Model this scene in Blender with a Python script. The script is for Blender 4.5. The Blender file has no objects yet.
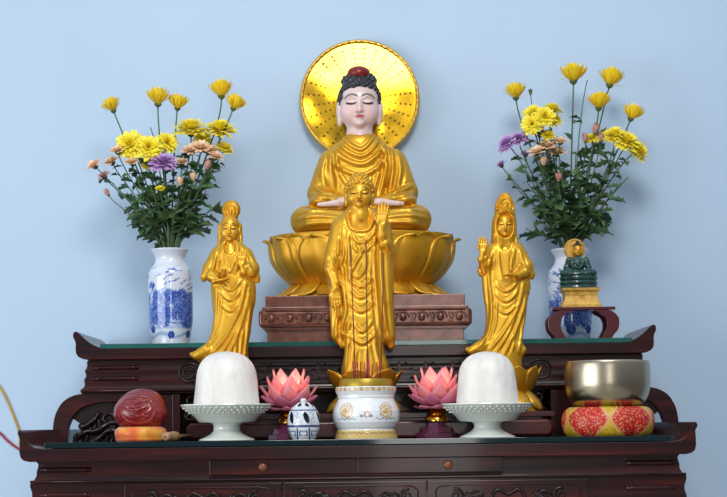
import bpy, bmesh, math, random
import numpy as np
from mathutils import Vector, Matrix

PI = math.pi
C = bpy.context.scene.collection
# ------------------------------------------------------------------ frame of measure
PX, DIST, HY, CX, ZC = 0.0025, 4.0, 425.0, 363.5, 0.84     # metres a pixel spans at Y = 0, camera distance, eye level
ROLL = math.radians(0.7)
SR = math.sin(ROLL)

def S(Y): return PX * (DIST + Y) / DIST
def P(px, py, Y):
    dx, dy = px - CX, py - HY
    u, v = dx - dy * SR, dx * SR + dy
    return Vector((u * S(Y), Y, ZC - v * S(Y)))

class Conv:
    """photo pixels -> place, for a thing standing at height z (its base level) at depth Y"""
    def __init__(s, apx, z, Y, kz=1.0):
        s.kz = kz; s.s = S(Y); s.Y = Y; s.z = z; s.apx = apx
        v = (ZC - z) / s.s
        dx = apx - CX
        s.apy = HY + v - dx * SR
        s.x = (dx - (s.apy - HY) * SR) * s.s
        s.loc = Vector((s.x, Y, z))
    def __call__(s, px, py, y=0.0):
        dx, dy = px - s.apx, py - s.apy
        return Vector((s.x + (dx - dy * SR) * s.s, s.Y + y * s.s, s.z - dy * s.s * s.kz))
    def arr(s, v):                       # rows of (px, y, -py)
        dx = v[:, 0] - s.apx; dy = -v[:, 2] - s.apy
        return np.stack([s.x + (dx - dy * SR) * s.s, s.Y + v[:, 1] * s.s, s.z - dy * s.s * s.kz], 1)

def rgb(r, g, b):
    f = lambda c: (c / 12.92 if c <= 0.04045 else ((c + 0.055) / 1.055) ** 2.4)
    return (f(r / 255), f(g / 255), f(b / 255), 1.0)

# ------------------------------------------------------------------ materials
def new_mat(name):
    m = bpy.data.materials.new(name); m.use_nodes = True
    return m, m.node_tree, m.node_tree.nodes['Principled BSDF']
def setp(b, **k):
    for n, v in k.items():
        b.inputs[n.replace('_', ' ')].default_value = v
def bump(nt, b, height_socket, strength, dist=0.001):
    n = nt.nodes.new('ShaderNodeBump'); n.inputs['Strength'].default_value = strength; n.inputs['Distance'].default_value = dist
    nt.links.new(height_socket, n.inputs['Height']); nt.links.new(n.outputs['Normal'], b.inputs['Normal'])
def noise(nt, scale, detail=3, coord='Object', stretch=None, rough=0.5):
    tc = nt.nodes.new('ShaderNodeTexCoord'); n = nt.nodes.new('ShaderNodeTexNoise')
    n.inputs['Scale'].default_value = scale; n.inputs['Detail'].default_value = detail; n.inputs['Roughness'].default_value = rough
    if stretch:
        mp = nt.nodes.new('ShaderNodeMapping'); mp.inputs['Scale'].default_value = stretch
        nt.links.new(tc.outputs[coord], mp.inputs['Vector']); nt.links.new(mp.outputs['Vector'], n.inputs['Vector'])
    else:
        nt.links.new(tc.outputs[coord], n.inputs['Vector'])
    return n
def ramp(nt, sock, stops):
    r = nt.nodes.new('ShaderNodeValToRGB'); e = r.color_ramp.elements
    e[0].position, e[0].color = stops[0]; e[1].position, e[1].color = stops[-1]
    for p, c in stops[1:-1]:
        x = e.new(p); x.color = c
    nt.links.new(sock, r.inputs['Fac']); return r
def flat(name, col, rough=0.5, metal=0.0, **k):
    m, nt, b = new_mat(name); setp(b, Base_Color=col, Roughness=rough, Metallic=metal, **k); return m
def two_tone(name, c1, c2, scale, rough=0.5, metal=0.0, stretch=None, lo=0.35, hi=0.65, bstr=0.0, bdist=0.001, detail=3, **k):
    m, nt, b = new_mat(name); setp(b, Roughness=rough, Metallic=metal, **k)
    n = noise(nt, scale, detail, stretch=stretch)
    r = ramp(nt, n.outputs['Fac'], [(lo, c1), (hi, c2)]); nt.links.new(r.outputs['Color'], b.inputs['Base Color'])
    if bstr: bump(nt, b, n.outputs['Fac'], bstr, bdist)
    return m
def painted(name, rough=0.4, metal=0.0, bstr=0.0, bscale=60, bdist=0.001, **k):
    m, nt, b = new_mat(name); setp(b, Roughness=rough, Metallic=metal, **k)
    a = nt.nodes.new('ShaderNodeAttribute'); a.attribute_name = 'paint'
    nt.links.new(a.outputs['Color'], b.inputs['Base Color'])
    if bstr: bump(nt, b, noise(nt, bscale).outputs['Fac'], bstr, bdist)
    return m

# ------------------------------------------------------------------ objects
def finish(o, label=None, cat=None, group=None, kind=None):
    if label: o['label'] = label
    if cat: o['category'] = cat
    if group: o['group'] = group
    if kind: o['kind'] = kind
    return o

def mesh_np(name, v, quads, paint=None):
    me = bpy.data.meshes.new(name)
    n, q = len(v), len(quads)
    me.vertices.add(n); me.vertices.foreach_set('co', np.ascontiguousarray(v, dtype=np.float32).ravel())
    me.loops.add(q * 4); me.loops.foreach_set('vertex_index', np.ascontiguousarray(quads, dtype=np.int32).ravel())
    me.polygons.add(q); me.polygons.foreach_set('loop_start', np.arange(0, q * 4, 4, dtype=np.int32))
    me.polygons.foreach_set('use_smooth', np.ones(q, dtype=bool))
    me.update(calc_edges=True)
    if paint is not None:
        a = me.color_attributes.new('paint', 'FLOAT_COLOR', 'POINT')
        c = np.ones((n, 4), dtype=np.float32); c[:, :3] = paint
        a.data.foreach_set('color', c.ravel())
    return me

class MB:
    def __init__(s): s.v = []; s.f = []; s.m = []; s.mi = 0; s.pc = None; s.pcs = []
    def _add(s, vs, fs):
        o = len(s.v); s.v.extend(Vector(p) for p in vs)
        for f in fs: s.f.append(tuple(i + o for i in f)); s.m.append(s.mi)
        if s.pc is not None: s.pcs.extend([s.pc] * len(vs))
        return s
    def box(s, x0, x1, y0, y1, z0, z1):
        return s._add([(x, y, z) for x in (x0, x1) for y in (y0, y1) for z in (z0, z1)],
                      [(0, 1, 3, 2), (4, 6, 7, 5), (0, 4, 5, 1), (2, 3, 7, 6), (0, 2, 6, 4), (1, 5, 7, 3)])
    def prism(s, poly, y0, y1):
        n = len(poly)
        ar = sum(poly[i][0] * poly[(i + 1) % n][1] - poly[(i + 1) % n][0] * poly[i][1] for i in range(n))
        if ar < 0: poly = poly[::-1]
        vs = [(x, y0, z) for x, z in poly] + [(x, y1, z) for x, z in poly]
        fs = [tuple(range(n)), tuple(range(2 * n - 1, n - 1, -1))] + [(i + n, (i + 1) % n + n, (i + 1) % n, i) for i in range(n)]
        return s._add(vs, fs)
    def lathe(s, prof, c, segs=40, sx=1.0, sy=1.0, cap=True, lobes=None):
        """prof: (radius, z) from the top down"""
        vs, fs = [], []
        n = len(prof)
        for i in range(segs):
            a = 2 * PI * i / segs
            for r, z in prof:
                k = 1.0 if lobes is None else lobes(a, z)
                vs.append((c[0] + r * k * math.cos(a) * sx, c[1] + r * k * math.sin(a) * sy, z))
        for i in range(segs):
            j = (i + 1) % segs
            for k in range(n - 1): fs.append((i * n + k, i * n + k + 1, j * n + k + 1, j * n + k))
        if cap:
            if prof[0][0] > 1e-6: fs.append(tuple(i * n for i in range(segs)))
            if prof[-1][0] > 1e-6: fs.append(tuple(i * n + n - 1 for i in reversed(range(segs))))
        return s._add(vs, fs)
    def tube(s, pts, r, segs=8, cap=True, flatten=1.0):
        pts = [Vector(p) for p in pts]; n = len(pts)
        rs = r if isinstance(r, (list, tuple)) else [r] * n
        vs, fs = [], []
        up = None
        for i, p in enumerate(pts):
            t = (pts[min(i + 1, n - 1)] - pts[max(i - 1, 0)])
            if t.length < 1e-9: t = Vector((0, 0, 1))
            t.normalize()
            if up is None:
                up = Vector((0, 1, 0)) if abs(t.y) < 0.9 else Vector((1, 0, 0))
            a = t.cross(up)
            if a.length < 1e-6: a = t.cross(Vector((1, 0, 0.3)))
            a.normalize(); b = a.cross(t).normalized(); up = b
            for k in range(segs):
                w = 2 * PI * k / segs
                vs.append(p + a * (math.cos(w) * rs[i]) + b * (math.sin(w) * rs[i] * flatten))
        for i in range(n - 1):
            for k in range(segs):
                k2 = (k + 1) % segs
                fs.append((i * segs + k, i * segs + k2, (i + 1) * segs + k2, (i + 1) * segs + k))
        if cap:
            fs.append(tuple(reversed(range(segs)))); fs.append(tuple((n - 1) * segs + k for k in range(segs)))
        return s._add(vs, fs)
    def sphere(s, c, r, segs=16, rings=10, half=False):
        rx, ry, rz = r if isinstance(r, (tuple, list)) else (r, r, r)
        vs, fs = [(c[0], c[1], c[2] + rz)], []
        for i in range(1, rings):
            th = PI * i / rings
            for k in range(segs):
                a = 2 * PI * k / segs
                vs.append((c[0] + rx * math.sin(th) * math.cos(a), c[1] + ry * math.sin(th) * math.sin(a), c[2] + rz * math.cos(th)))
        vs.append((c[0], c[1], c[2] - rz)); L = len(vs) - 1
        for k in range(segs):
            k2 = (k + 1) % segs
            fs.append((0, 1 + k, 1 + k2)); fs.append((L, L - segs + k2, L - segs + k))
            for i in range(rings - 2):
                a0 = 1 + i * segs
                fs.append((a0 + k, a0 + segs + k, a0 + segs + k2, a0 + k2))
        return s._add(vs, fs)
    def grid(s, fn, nu, nv):
        vs = [fn(i / (nu - 1), j / (nv - 1)) for i in range(nu) for j in range(nv)]
        fs = [(i * nv + j, (i + 1) * nv + j, (i + 1) * nv + j + 1, i * nv + j + 1) for i in range(nu - 1) for j in range(nv - 1)]
        return s._add(vs, fs)
    def mesh(s, name, loc=(0, 0, 0), smooth=True, paint=None):
        me = bpy.data.meshes.new(name); L = Vector(loc)
        me.from_pydata([tuple(p - L) for p in s.v], [], s.f)
        if any(s.m): me.polygons.foreach_set('material_index', s.m)
        me.polygons.foreach_set('use_smooth', [smooth] * len(s.f))
        if paint is None and s.pcs: paint = s.pcs
        if paint is not None:
            a = me.color_attributes.new('paint', 'FLOAT_COLOR', 'POINT')
            a.data.foreach_set('color', [x for c in paint for x in (c[0], c[1], c[2], 1.0)])
        me.update(); return me

def mods(o, bevel=0.0, solid=0.0, smooth_angle=None, segs=2, sub=0):
    if bevel:
        b = o.modifiers.new('bevel', 'BEVEL'); b.width = bevel; b.segments = segs; b.limit_method = 'ANGLE'; b.angle_limit = math.radians(40)
    if sub:
        b = o.modifiers.new('sub', 'SUBSURF'); b.levels = b.render_levels = sub
    if solid:
        b = o.modifiers.new('solid', 'SOLIDIFY'); b.thickness = solid; b.offset = 0
    return o

def sharp_smooth(me, ang=38):
    bm = bmesh.new(); bm.from_mesh(me)
    for e in bm.edges:
        e.smooth = not (len(e.link_faces) == 2 and e.calc_face_angle(0) > math.radians(ang))
    bm.to_mesh(me); bm.free()

class Thing:
    def __init__(s, name, label, cat, loc, group=None, kind=None):
        s.o = bpy.data.objects.new(name, None); C.objects.link(s.o)
        s.o.location = loc; s.o.empty_display_size = 0.02; s.loc = Vector(loc)
        finish(s.o, label, cat, group, kind)
    def part(s, name, g, mat, parent=None, label=None, smooth=True, sharp=None, **md):
        """g: an MB in world coordinates, or a mesh already relative to the thing"""
        me = g.mesh(name, s.loc, smooth) if isinstance(g, MB) else g
        if sharp: sharp_smooth(me, sharp)
        o = bpy.data.objects.new(name, me); C.objects.link(o)
        o.parent = parent or s.o
        for m in (mat if isinstance(mat, (list, tuple)) else [mat]): me.materials.append(m)
        if label: o['label'] = label
        mods(o, **md); return o

def single(name, g, mat, label, cat, loc, group=None, kind=None, smooth=True, sharp=None, **md):
    me = g.mesh(name, loc, smooth) if isinstance(g, MB) else g
    if sharp: sharp_smooth(me, sharp)
    o = bpy.data.objects.new(name, me); C.objects.link(o); o.location = loc
    for m in (mat if isinstance(mat, (list, tuple)) else [mat]): me.materials.append(m)
    finish(o, label, cat, group, kind); mods(o, **md); return o

def catmull(pts, n=6):
    pts = [np.array(p, float) for p in pts]
    if len(pts) < 3: return pts
    q = [2 * pts[0] - pts[1]] + pts + [2 * pts[-1] - pts[-2]]
    out = []
    for i in range(1, len(q) - 2):
        for k in range(n):
            t = k / n
            a, b, c, d = q[i - 1], q[i], q[i + 1], q[i + 2]
            out.append(0.5 * ((2 * b) + (c - a) * t + (2 * a - 5 * b + 4 * c - d) * t * t + (3 * b - a - 3 * c + d) * t ** 3))
    out.append(pts[-1]); return out

# ------------------------------------------------------------------ sculpting on a distance field (pixel units: px, depth, -py)
class Field:
    def __init__(s, x0, x1, p0, p1, y0, y1, h):
        s.h = h
        s.ax = [np.arange(x0, x1, h, dtype=np.float32), np.arange(y0, y1, h, dtype=np.float32), np.arange(-p1, -p0, h, dtype=np.float32)]
        s.d = np.full([len(a) for a in s.ax], 30.0, dtype=np.float32)
    def win(s, lo, hi):
        sl = []
        for a, l, u in zip(s.ax, lo, hi):
            i = int(np.searchsorted(a, l)); j = int(np.searchsorted(a, u)); sl.append(slice(i, j))
        return tuple(sl), s.ax[0][sl[0]][:, None, None], s.ax[1][sl[1]][None, :, None], s.ax[2][sl[2]][None, None, :]
    def put(s, fn, lo, hi, k, op='add'):
        m = max(k, 1.0) * 1.5 + 2 * s.h
        sl, X, Y, Z = s.win([a - m for a in lo], [a + m for a in hi])
        d = s.d[sl]
        if d.size == 0: return s
        n = fn(X, Y, Z)
        if op == 'cut': n = -n; d = -d; 
        if op == 'cut':
            d = -s.smin(d, -n * 1.0, k) if False else s.smax(-d, n, k)
        else:
            d = s.smin(d, n, k)
        s.d[sl] = d; return s
    @staticmethod
    def smin(a, b, k):
        if k <= 0: return np.minimum(a, b)
        h = np.maximum(k - np.abs(a - b), 0) / k
        return np.minimum(a, b) - h * h * k * 0.25
    @staticmethod
    def smax(a, b, k): return -Field.smin(-a, -b, k)
    def ell(s, c, r, k=1.0, op='add', rot=0.0):
        cx, cz, cy = c[0], -c[1], c[2]; rx, rz, ry = r
        ca, sa = math.cos(rot), math.sin(rot); m = max(rx, rz)
        def fn(X, Y, Z):
            x, z = X - cx, Z - cz
            if rot: x, z = x * ca + z * sa, -x * sa + z * ca
            q = np.sqrt((x / rx) ** 2 + ((Y - cy) / ry) ** 2 + (z / rz) ** 2)
            g = np.sqrt((x / rx ** 2) ** 2 + ((Y - cy) / ry ** 2) ** 2 + (z / rz ** 2) ** 2) + 1e-4
            return (q * (q - 1) / g).astype(np.float32)
        e = (m if rot else rx), ry, (m if rot else rz)
        return s.put(fn, (cx - e[0], cy - e[1], cz - e[2]), (cx + e[0], cy + e[1], cz + e[2]), k, op)
    def cap(s, a, b, ra, rb, k=1.0, op='add', fl=1.0):
        """tapered capsule; fl < 1 flattens it in depth"""
        A = np.array((a[0], a[2] / fl, -a[1])); B = np.array((b[0], b[2] / fl, -b[1])); AB = B - A; L2 = float(AB @ AB) + 1e-6
        def fn(X, Y, Z):
            Y = Y / fl
            t = np.clip(((X - A[0]) * AB[0] + (Y - A[1]) * AB[1] + (Z - A[2]) * AB[2]) / L2, 0, 1)
            q = np.sqrt((X - A[0] - t * AB[0]) ** 2 + (Y - A[1] - t * AB[1]) ** 2 + (Z - A[2] - t * AB[2]) ** 2)
            return ((q - (ra + (rb - ra) * t)) * (fl if fl < 1 else 1)).astype(np.float32)
        r = max(ra, rb)
        lo = np.minimum(A, B) - r; hi = np.maximum(A, B) + r
        lo[1] *= fl; hi[1] *= fl
        return s.put(fn, lo, hi, k, op)
    def chain(s, pts, rs, k=1.0, fl=1.0):
        for i in range(len(pts) - 1): s.cap(pts[i], pts[i + 1], rs[i], rs[i + 1], k if i == 0 else min(k, 1.2), fl=fl)
        return s
    def loft(s, rows, k=1.0, p=2.3, sm=2.5):
        """rows: (py, x left, x right, y front, y back)"""
        rows = sorted(rows, key=lambda r: -r[0])
        z = np.array([-r[0] for r in rows]); A = np.array([r[1:] for r in rows], float)
        def fn(X, Y, Z):
            zz = Z.ravel(); w = max(1, int(round(sm / s.h)))
            ker = np.exp(-0.5 * (np.arange(-2 * w, 2 * w + 1) / w) ** 2); ker /= ker.sum()
            cols = []
            for j in range(4):
                q = np.interp(zz, z, A[:, j]); q = np.convolve(np.pad(q, 2 * w, mode='edge'), ker, 'valid'); cols.append(q.astype(np.float32))
            xl, xr, yf, yb = cols
            cx, a, cy, b = (xl + xr) / 2, (xr - xl) / 2, (yf + yb) / 2, (yb - yf) / 2
            sh = (1, 1, -1); cx, a, cy, b = [q.reshape(sh) for q in (cx, a, cy, b)]
            q = ((np.abs(X - cx) / a) ** p + (np.abs(Y - cy) / b) ** p) ** (1 / p)
            d = (q - 1) * np.minimum(a, b)
            return Field.smax(Field.smax(d, Z - z[-1], 2.0), z[0] - Z, 2.0).astype(np.float32)
        lo = (A[:, 0].min(), A[:, 2].min(), z[0]); hi = (A[:, 1].max(), A[:, 3].max(), z[-1])
        return s.put(fn, lo, hi, k)
    def relief(s, lines, yc=0.0, soft=4.0, scale=1.0):
        """folds: (polyline of (px, py), width, height) pressed into the front of the form"""
        X = s.ax[0][:, None]; Z = s.ax[2][None, :]
        H = np.zeros((len(s.ax[0]), len(s.ax[2])), dtype=np.float32)
        for pts, w, amp in lines:
            pp = catmull(pts, 5); dm = np.full(H.shape, 1e9, dtype=np.float32); tm = np.zeros_like(H)
            n = len(pp) - 1
            for i in range(n):
                ax_, az_ = pp[i][0], -pp[i][1]; bx, bz = pp[i + 1][0] - ax_, -pp[i + 1][1] - az_
                L2 = bx * bx + bz * bz + 1e-9
                t = np.clip(((X - ax_) * bx + (Z - az_) * bz) / L2, 0, 1)
                d = np.sqrt((X - ax_ - t * bx) ** 2 + (Z - az_ - t * bz) ** 2)
                u = d < dm; dm = np.where(u, d, dm); tm = np.where(u, (i + t) / n, tm)
            env = np.clip(np.minimum(tm, 1 - tm) * 5 + 0.25, 0, 1)
            H += (env * amp * scale * (np.exp(-(dm / w) ** 2) - 0.45 * np.exp(-((dm - 1.9 * w) / (0.8 * w)) ** 2))).astype(np.float32)
        m = np.clip((yc + soft - s.ax[1]) / (2 * soft), 0, 1).astype(np.float32); m = m * m * (3 - 2 * m)
        s.d -= H[:, None, :] * m[None, :, None]; return s
    def clip(s, fn):
        X, Y, Z = s.ax[0][:, None, None], s.ax[1][None, :, None], s.ax[2][None, None, :]
        s.d = np.maximum(s.d, fn(X, Y, -Z).astype(np.float32)); return s
    def mesh(s):
        d = s.d
        for ax in range(3):                                   # close the form at the border
            for e in (0, -1):
                i = [slice(None)] * 3; i[ax] = e; d[tuple(i)] = np.maximum(d[tuple(i)], 0.5)
        ins = d < 0
        c = np.zeros([n - 1 for n in d.shape], dtype=np.int8)
        for i in (0, 1):
            for j in (0, 1):
                for k in (0, 1):
                    c += ins[i:i + c.shape[0], j:j + c.shape[1], k:k + c.shape[2]]
        act = np.argwhere((c > 0) & (c < 8))
        idx = np.full(c.shape, -1, dtype=np.int32); idx[tuple(act.T)] = np.arange(len(act))
        cor = {}
        for i in (0, 1):
            for j in (0, 1):
                for k in (0, 1):
                    cor[i, j, k] = d[act[:, 0] + i, act[:, 1] + j, act[:, 2] + k]
        acc = np.zeros((len(act), 3)); cnt = np.zeros(len(act))
        for a in cor:
            for ax in range(3):
                if a[ax] == 0:
                    b = list(a); b[ax] = 1; b = tuple(b)
                    da, db = cor[a], cor[b]; m = (da < 0) != (db < 0)
                    t = np.where(m, da / np.where(m, da - db, 1), 0)
                    p = np.tile(np.array(a, float), (len(act), 1)); p[:, ax] += t
                    acc += p * m[:, None]; cnt += m
        v = act + acc / cnt[:, None]
        v = np.stack([s.ax[i][0] + v[:, i] * s.h for i in range(3)], 1)
        quads = []
        for ax in range(3):
            o1, o2 = [(1, 2), (2, 0), (0, 1)][ax]
            A = [slice(None)] * 3; B = [slice(None)] * 3; A[ax] = slice(0, -1); B[ax] = slice(1, None)
            sa, sb = ins[tuple(A)], ins[tuple(B)]
            e = np.argwhere(sa != sb)
            ok = (e[:, o1] > 0) & (e[:, o2] > 0) & (e[:, o1] < d.shape[o1] - 1) & (e[:, o2] < d.shape[o2] - 1)
            e = e[ok]; fl = sa[tuple(e.T)]
            def cell(d1, d2):
                q = e.copy(); q[:, o1] -= d1; q[:, o2] -= d2
                return idx[tuple(q.T)]
            q = np.stack([cell(1, 1), cell(0, 1), cell(0, 0), cell(1, 0)], 1)
            q[~fl] = q[~fl][:, ::-1]; quads.append(q)
        return v, np.concatenate(quads)

def sculpt(thing, name, field, conv, mat, paint=None, parent=None, label=None):
    v, q = field.mesh()
    w = conv.arr(v) - np.array(thing.loc)
    me = mesh_np(name, w, q, paint(v[:, 0], -v[:, 2], v[:, 1]) if paint else None)
    return thing.part(name, me, mat, parent, label)
# ------------------------------------------------------------------ palette
WOOD = None
def make_wood():
    m, nt, b = new_mat('dark_rosewood')
    n = noise(nt, 9, 5, stretch=(0.35, 2, 5)); r = ramp(nt, n.outputs['Fac'], [(0.3, rgb(24, 6, 8)), (0.55, rgb(46, 12, 13)), (0.8, rgb(88, 27, 19))])
    nt.links.new(r.outputs['Color'], b.inputs['Base Color'])
    setp(b, Roughness=0.3, Coat_Weight=0.22, Coat_Roughness=0.08, Specular_IOR_Level=0.25)
    n2 = noise(nt, 40, 3, stretch=(0.3, 2, 4)); bump(nt, b, n2.outputs['Fac'], 0.12, 0.0006); return m
WOOD = make_wood()
DEEP = two_tone('deep_carved_wood', rgb(20, 8, 8), rgb(34, 13, 12), 20, 0.3, Coat_Weight=0.1, Specular_IOR_Level=0.35)
RAILW = two_tone('red_mahogany', rgb(50, 11, 10), rgb(80, 21, 16), 12, 0.3, stretch=(0.3, 2, 4), Coat_Weight=0.1, Specular_IOR_Level=0.35)
REDLAC = flat('red_lacquer_wood', rgb(78, 16, 20), 0.22, Coat_Weight=0.5)
KNOB = flat('drawer_knob', rgb(120, 64, 38), 0.35)
def make_gold(name, base, rough, metal, spec=0.5):
    m, nt, b = new_mat(name)
    n = noise(nt, 26, 2); r = ramp(nt, n.outputs['Fac'], [(0.3, tuple(c * 0.9 for c in base[:3]) + (1,)), (0.7, base)])
    nt.links.new(r.outputs['Color'], b.inputs['Base Color'])
    setp(b, Roughness=rough, Metallic=metal); b.inputs['Coat Weight'].default_value = 0.25; b.inputs['Coat Roughness'].default_value = 0.3
    return m
GOLD = make_gold('gilded_paint', rgb(218, 164, 36), 0.42, 0.7)
GOLD2 = make_gold('satin_gilding', rgb(216, 160, 32), 0.40, 0.7)
GOLDP = painted('painted_gilding', 0.4, 0.6, Coat_Weight=0.25, Coat_Roughness=0.3)
GOLDC = rgb(218, 162, 34)[:3]
BRASS = flat('polished_brass', rgb(214, 160, 60), 0.18, 1.0)
SKIN = painted('painted_face', 0.38, 0.0, Coat_Weight=0.15)
HAIRM = flat('blue_black_curls', rgb(22, 27, 34), 0.35, Coat_Weight=0.3)
JEWEL = flat('red_crown_jewel', rgb(120, 22, 20), 0.3)
GLASS, _nt, _b = new_mat('green_edged_glass')
GLASSD = GLASS.copy(); GLASSD.name = 'dark_green_glass'
GLASSD.node_tree.nodes['Principled BSDF'].inputs['Base Color'].default_value = rgb(12, 34, 38); setp(GLASSD.node_tree.nodes['Principled BSDF'], Roughness=0.06)
setp(_b, Base_Color=rgb(54, 128, 118), Roughness=0.04, IOR=1.5); _b.inputs['Transmission Weight'].default_value = 0.55

# ------------------------------------------------------------------ the room
WALL_Y = 0.885
def room():
    m, nt, b = new_mat('pale_blue_wall_paint'); setp(b, Roughness=0.62)
    n = noise(nt, 3.0, 4); r = ramp(nt, n.outputs['Fac'], [(0.3, rgb(180, 204, 228)), (0.7, rgb(184, 208, 232))])
    nt.links.new(r.outputs['Color'], b.inputs['Base Color']); bump(nt, b, noise(nt, 55, 4).outputs['Fac'], 0.08, 0.001)
    g = MB().box(-2.6, 2.6, WALL_Y, WALL_Y + 0.12, 0, 3.0)
    single('wall_back', g, m, None, None, (0, WALL_Y, 0), kind='structure', smooth=False)
    m2 = two_tone('floor_tile', rgb(150, 140, 128), rgb(166, 156, 142), 4, 0.3)
    g = MB().box(-2.6, 2.6, -5.0, WALL_Y, -0.05, 0)
    single('floor', g, m2, None, None, (0, 0, 0), kind='structure', smooth=False)
room()

# ------------------------------------------------------------------ altar: lower table
LU, LS = -6.0, S(0.0)
LGZ = ZC - 14.2 * LS                      # top of the lower glass
UY = 0.44
UU, US = 2.2, S(UY)
UGZ = ZC + 84.2 * US                      # top of the upper glass
def lx(u): return (u + LU) * LS
def lz(v): return ZC - v * LS
def ux(u): return (u + UU) * US
def uz(v): return ZC - v * US

def slab_profile(tip, rows, X, Zf):
    """upturned scroll ends: rows of (inset from the tip, v) from the flat top outwards, down to the underside"""
    left = [(-tip + i, v) for i, v in rows]
    right = [(tip - i, v) for i, v in reversed(rows)]
    return [(X(u), Zf(v)) for u, v in left + right]

def rect_stack(g, rows, half, X, Zf, y0, y1, s):
    """a body whose sides swell and dip: rows (v, offset)"""
    vs, fs = [], []
    rows = catmull(rows, 4)
    for v, o in rows:
        a, b = X(-half - o), X(half + o); d = o * s * 0.25
        vs += [(a, y0 - d, Zf(v)), (b, y0 - d, Zf(v)), (b, y1, Zf(v)), (a, y1, Zf(v))]
    n = len(rows)
    for i in range(n - 1):
        for k in range(4):
            k2 = (k + 1) % 4
            fs.append((i * 4 + k, (i + 1) * 4 + k, (i + 1) * 4 + k2, i * 4 + k2))
    fs += [(0, 1, 2, 3), tuple((n - 1) * 4 + k for k in (3, 2, 1, 0))]
    g._add(vs, fs); return g

def bead(g, xa, xb, z, y, r, taper=True):
    n = 10
    pts = [(xa + (xb - xa) * i / n, y, z) for i in range(n + 1)]
    g.tube(pts, [r] * (n + 1), 10, flatten=1.0)
    for x in (xa, xb): g.sphere((x, y, z), r, 10, 8)
    return g

def spiral(g, cx, y, cz, r0, turns, r, sgn=1, start=0.0, flat_=0.8):
    pts, rs = [], []
    n = int(22 * turns)
    for i in range(n + 1):
        t = i / n; a = start + sgn * t * turns * 2 * PI; q = r0 * (1 - 0.82 * t)
        pts.append((cx + q * math.cos(a), y, cz + q * math.sin(a))); rs.append(r * (1 - 0.4 * t))
    g.tube(pts, rs, 7, flatten=flat_)
    return g

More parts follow.
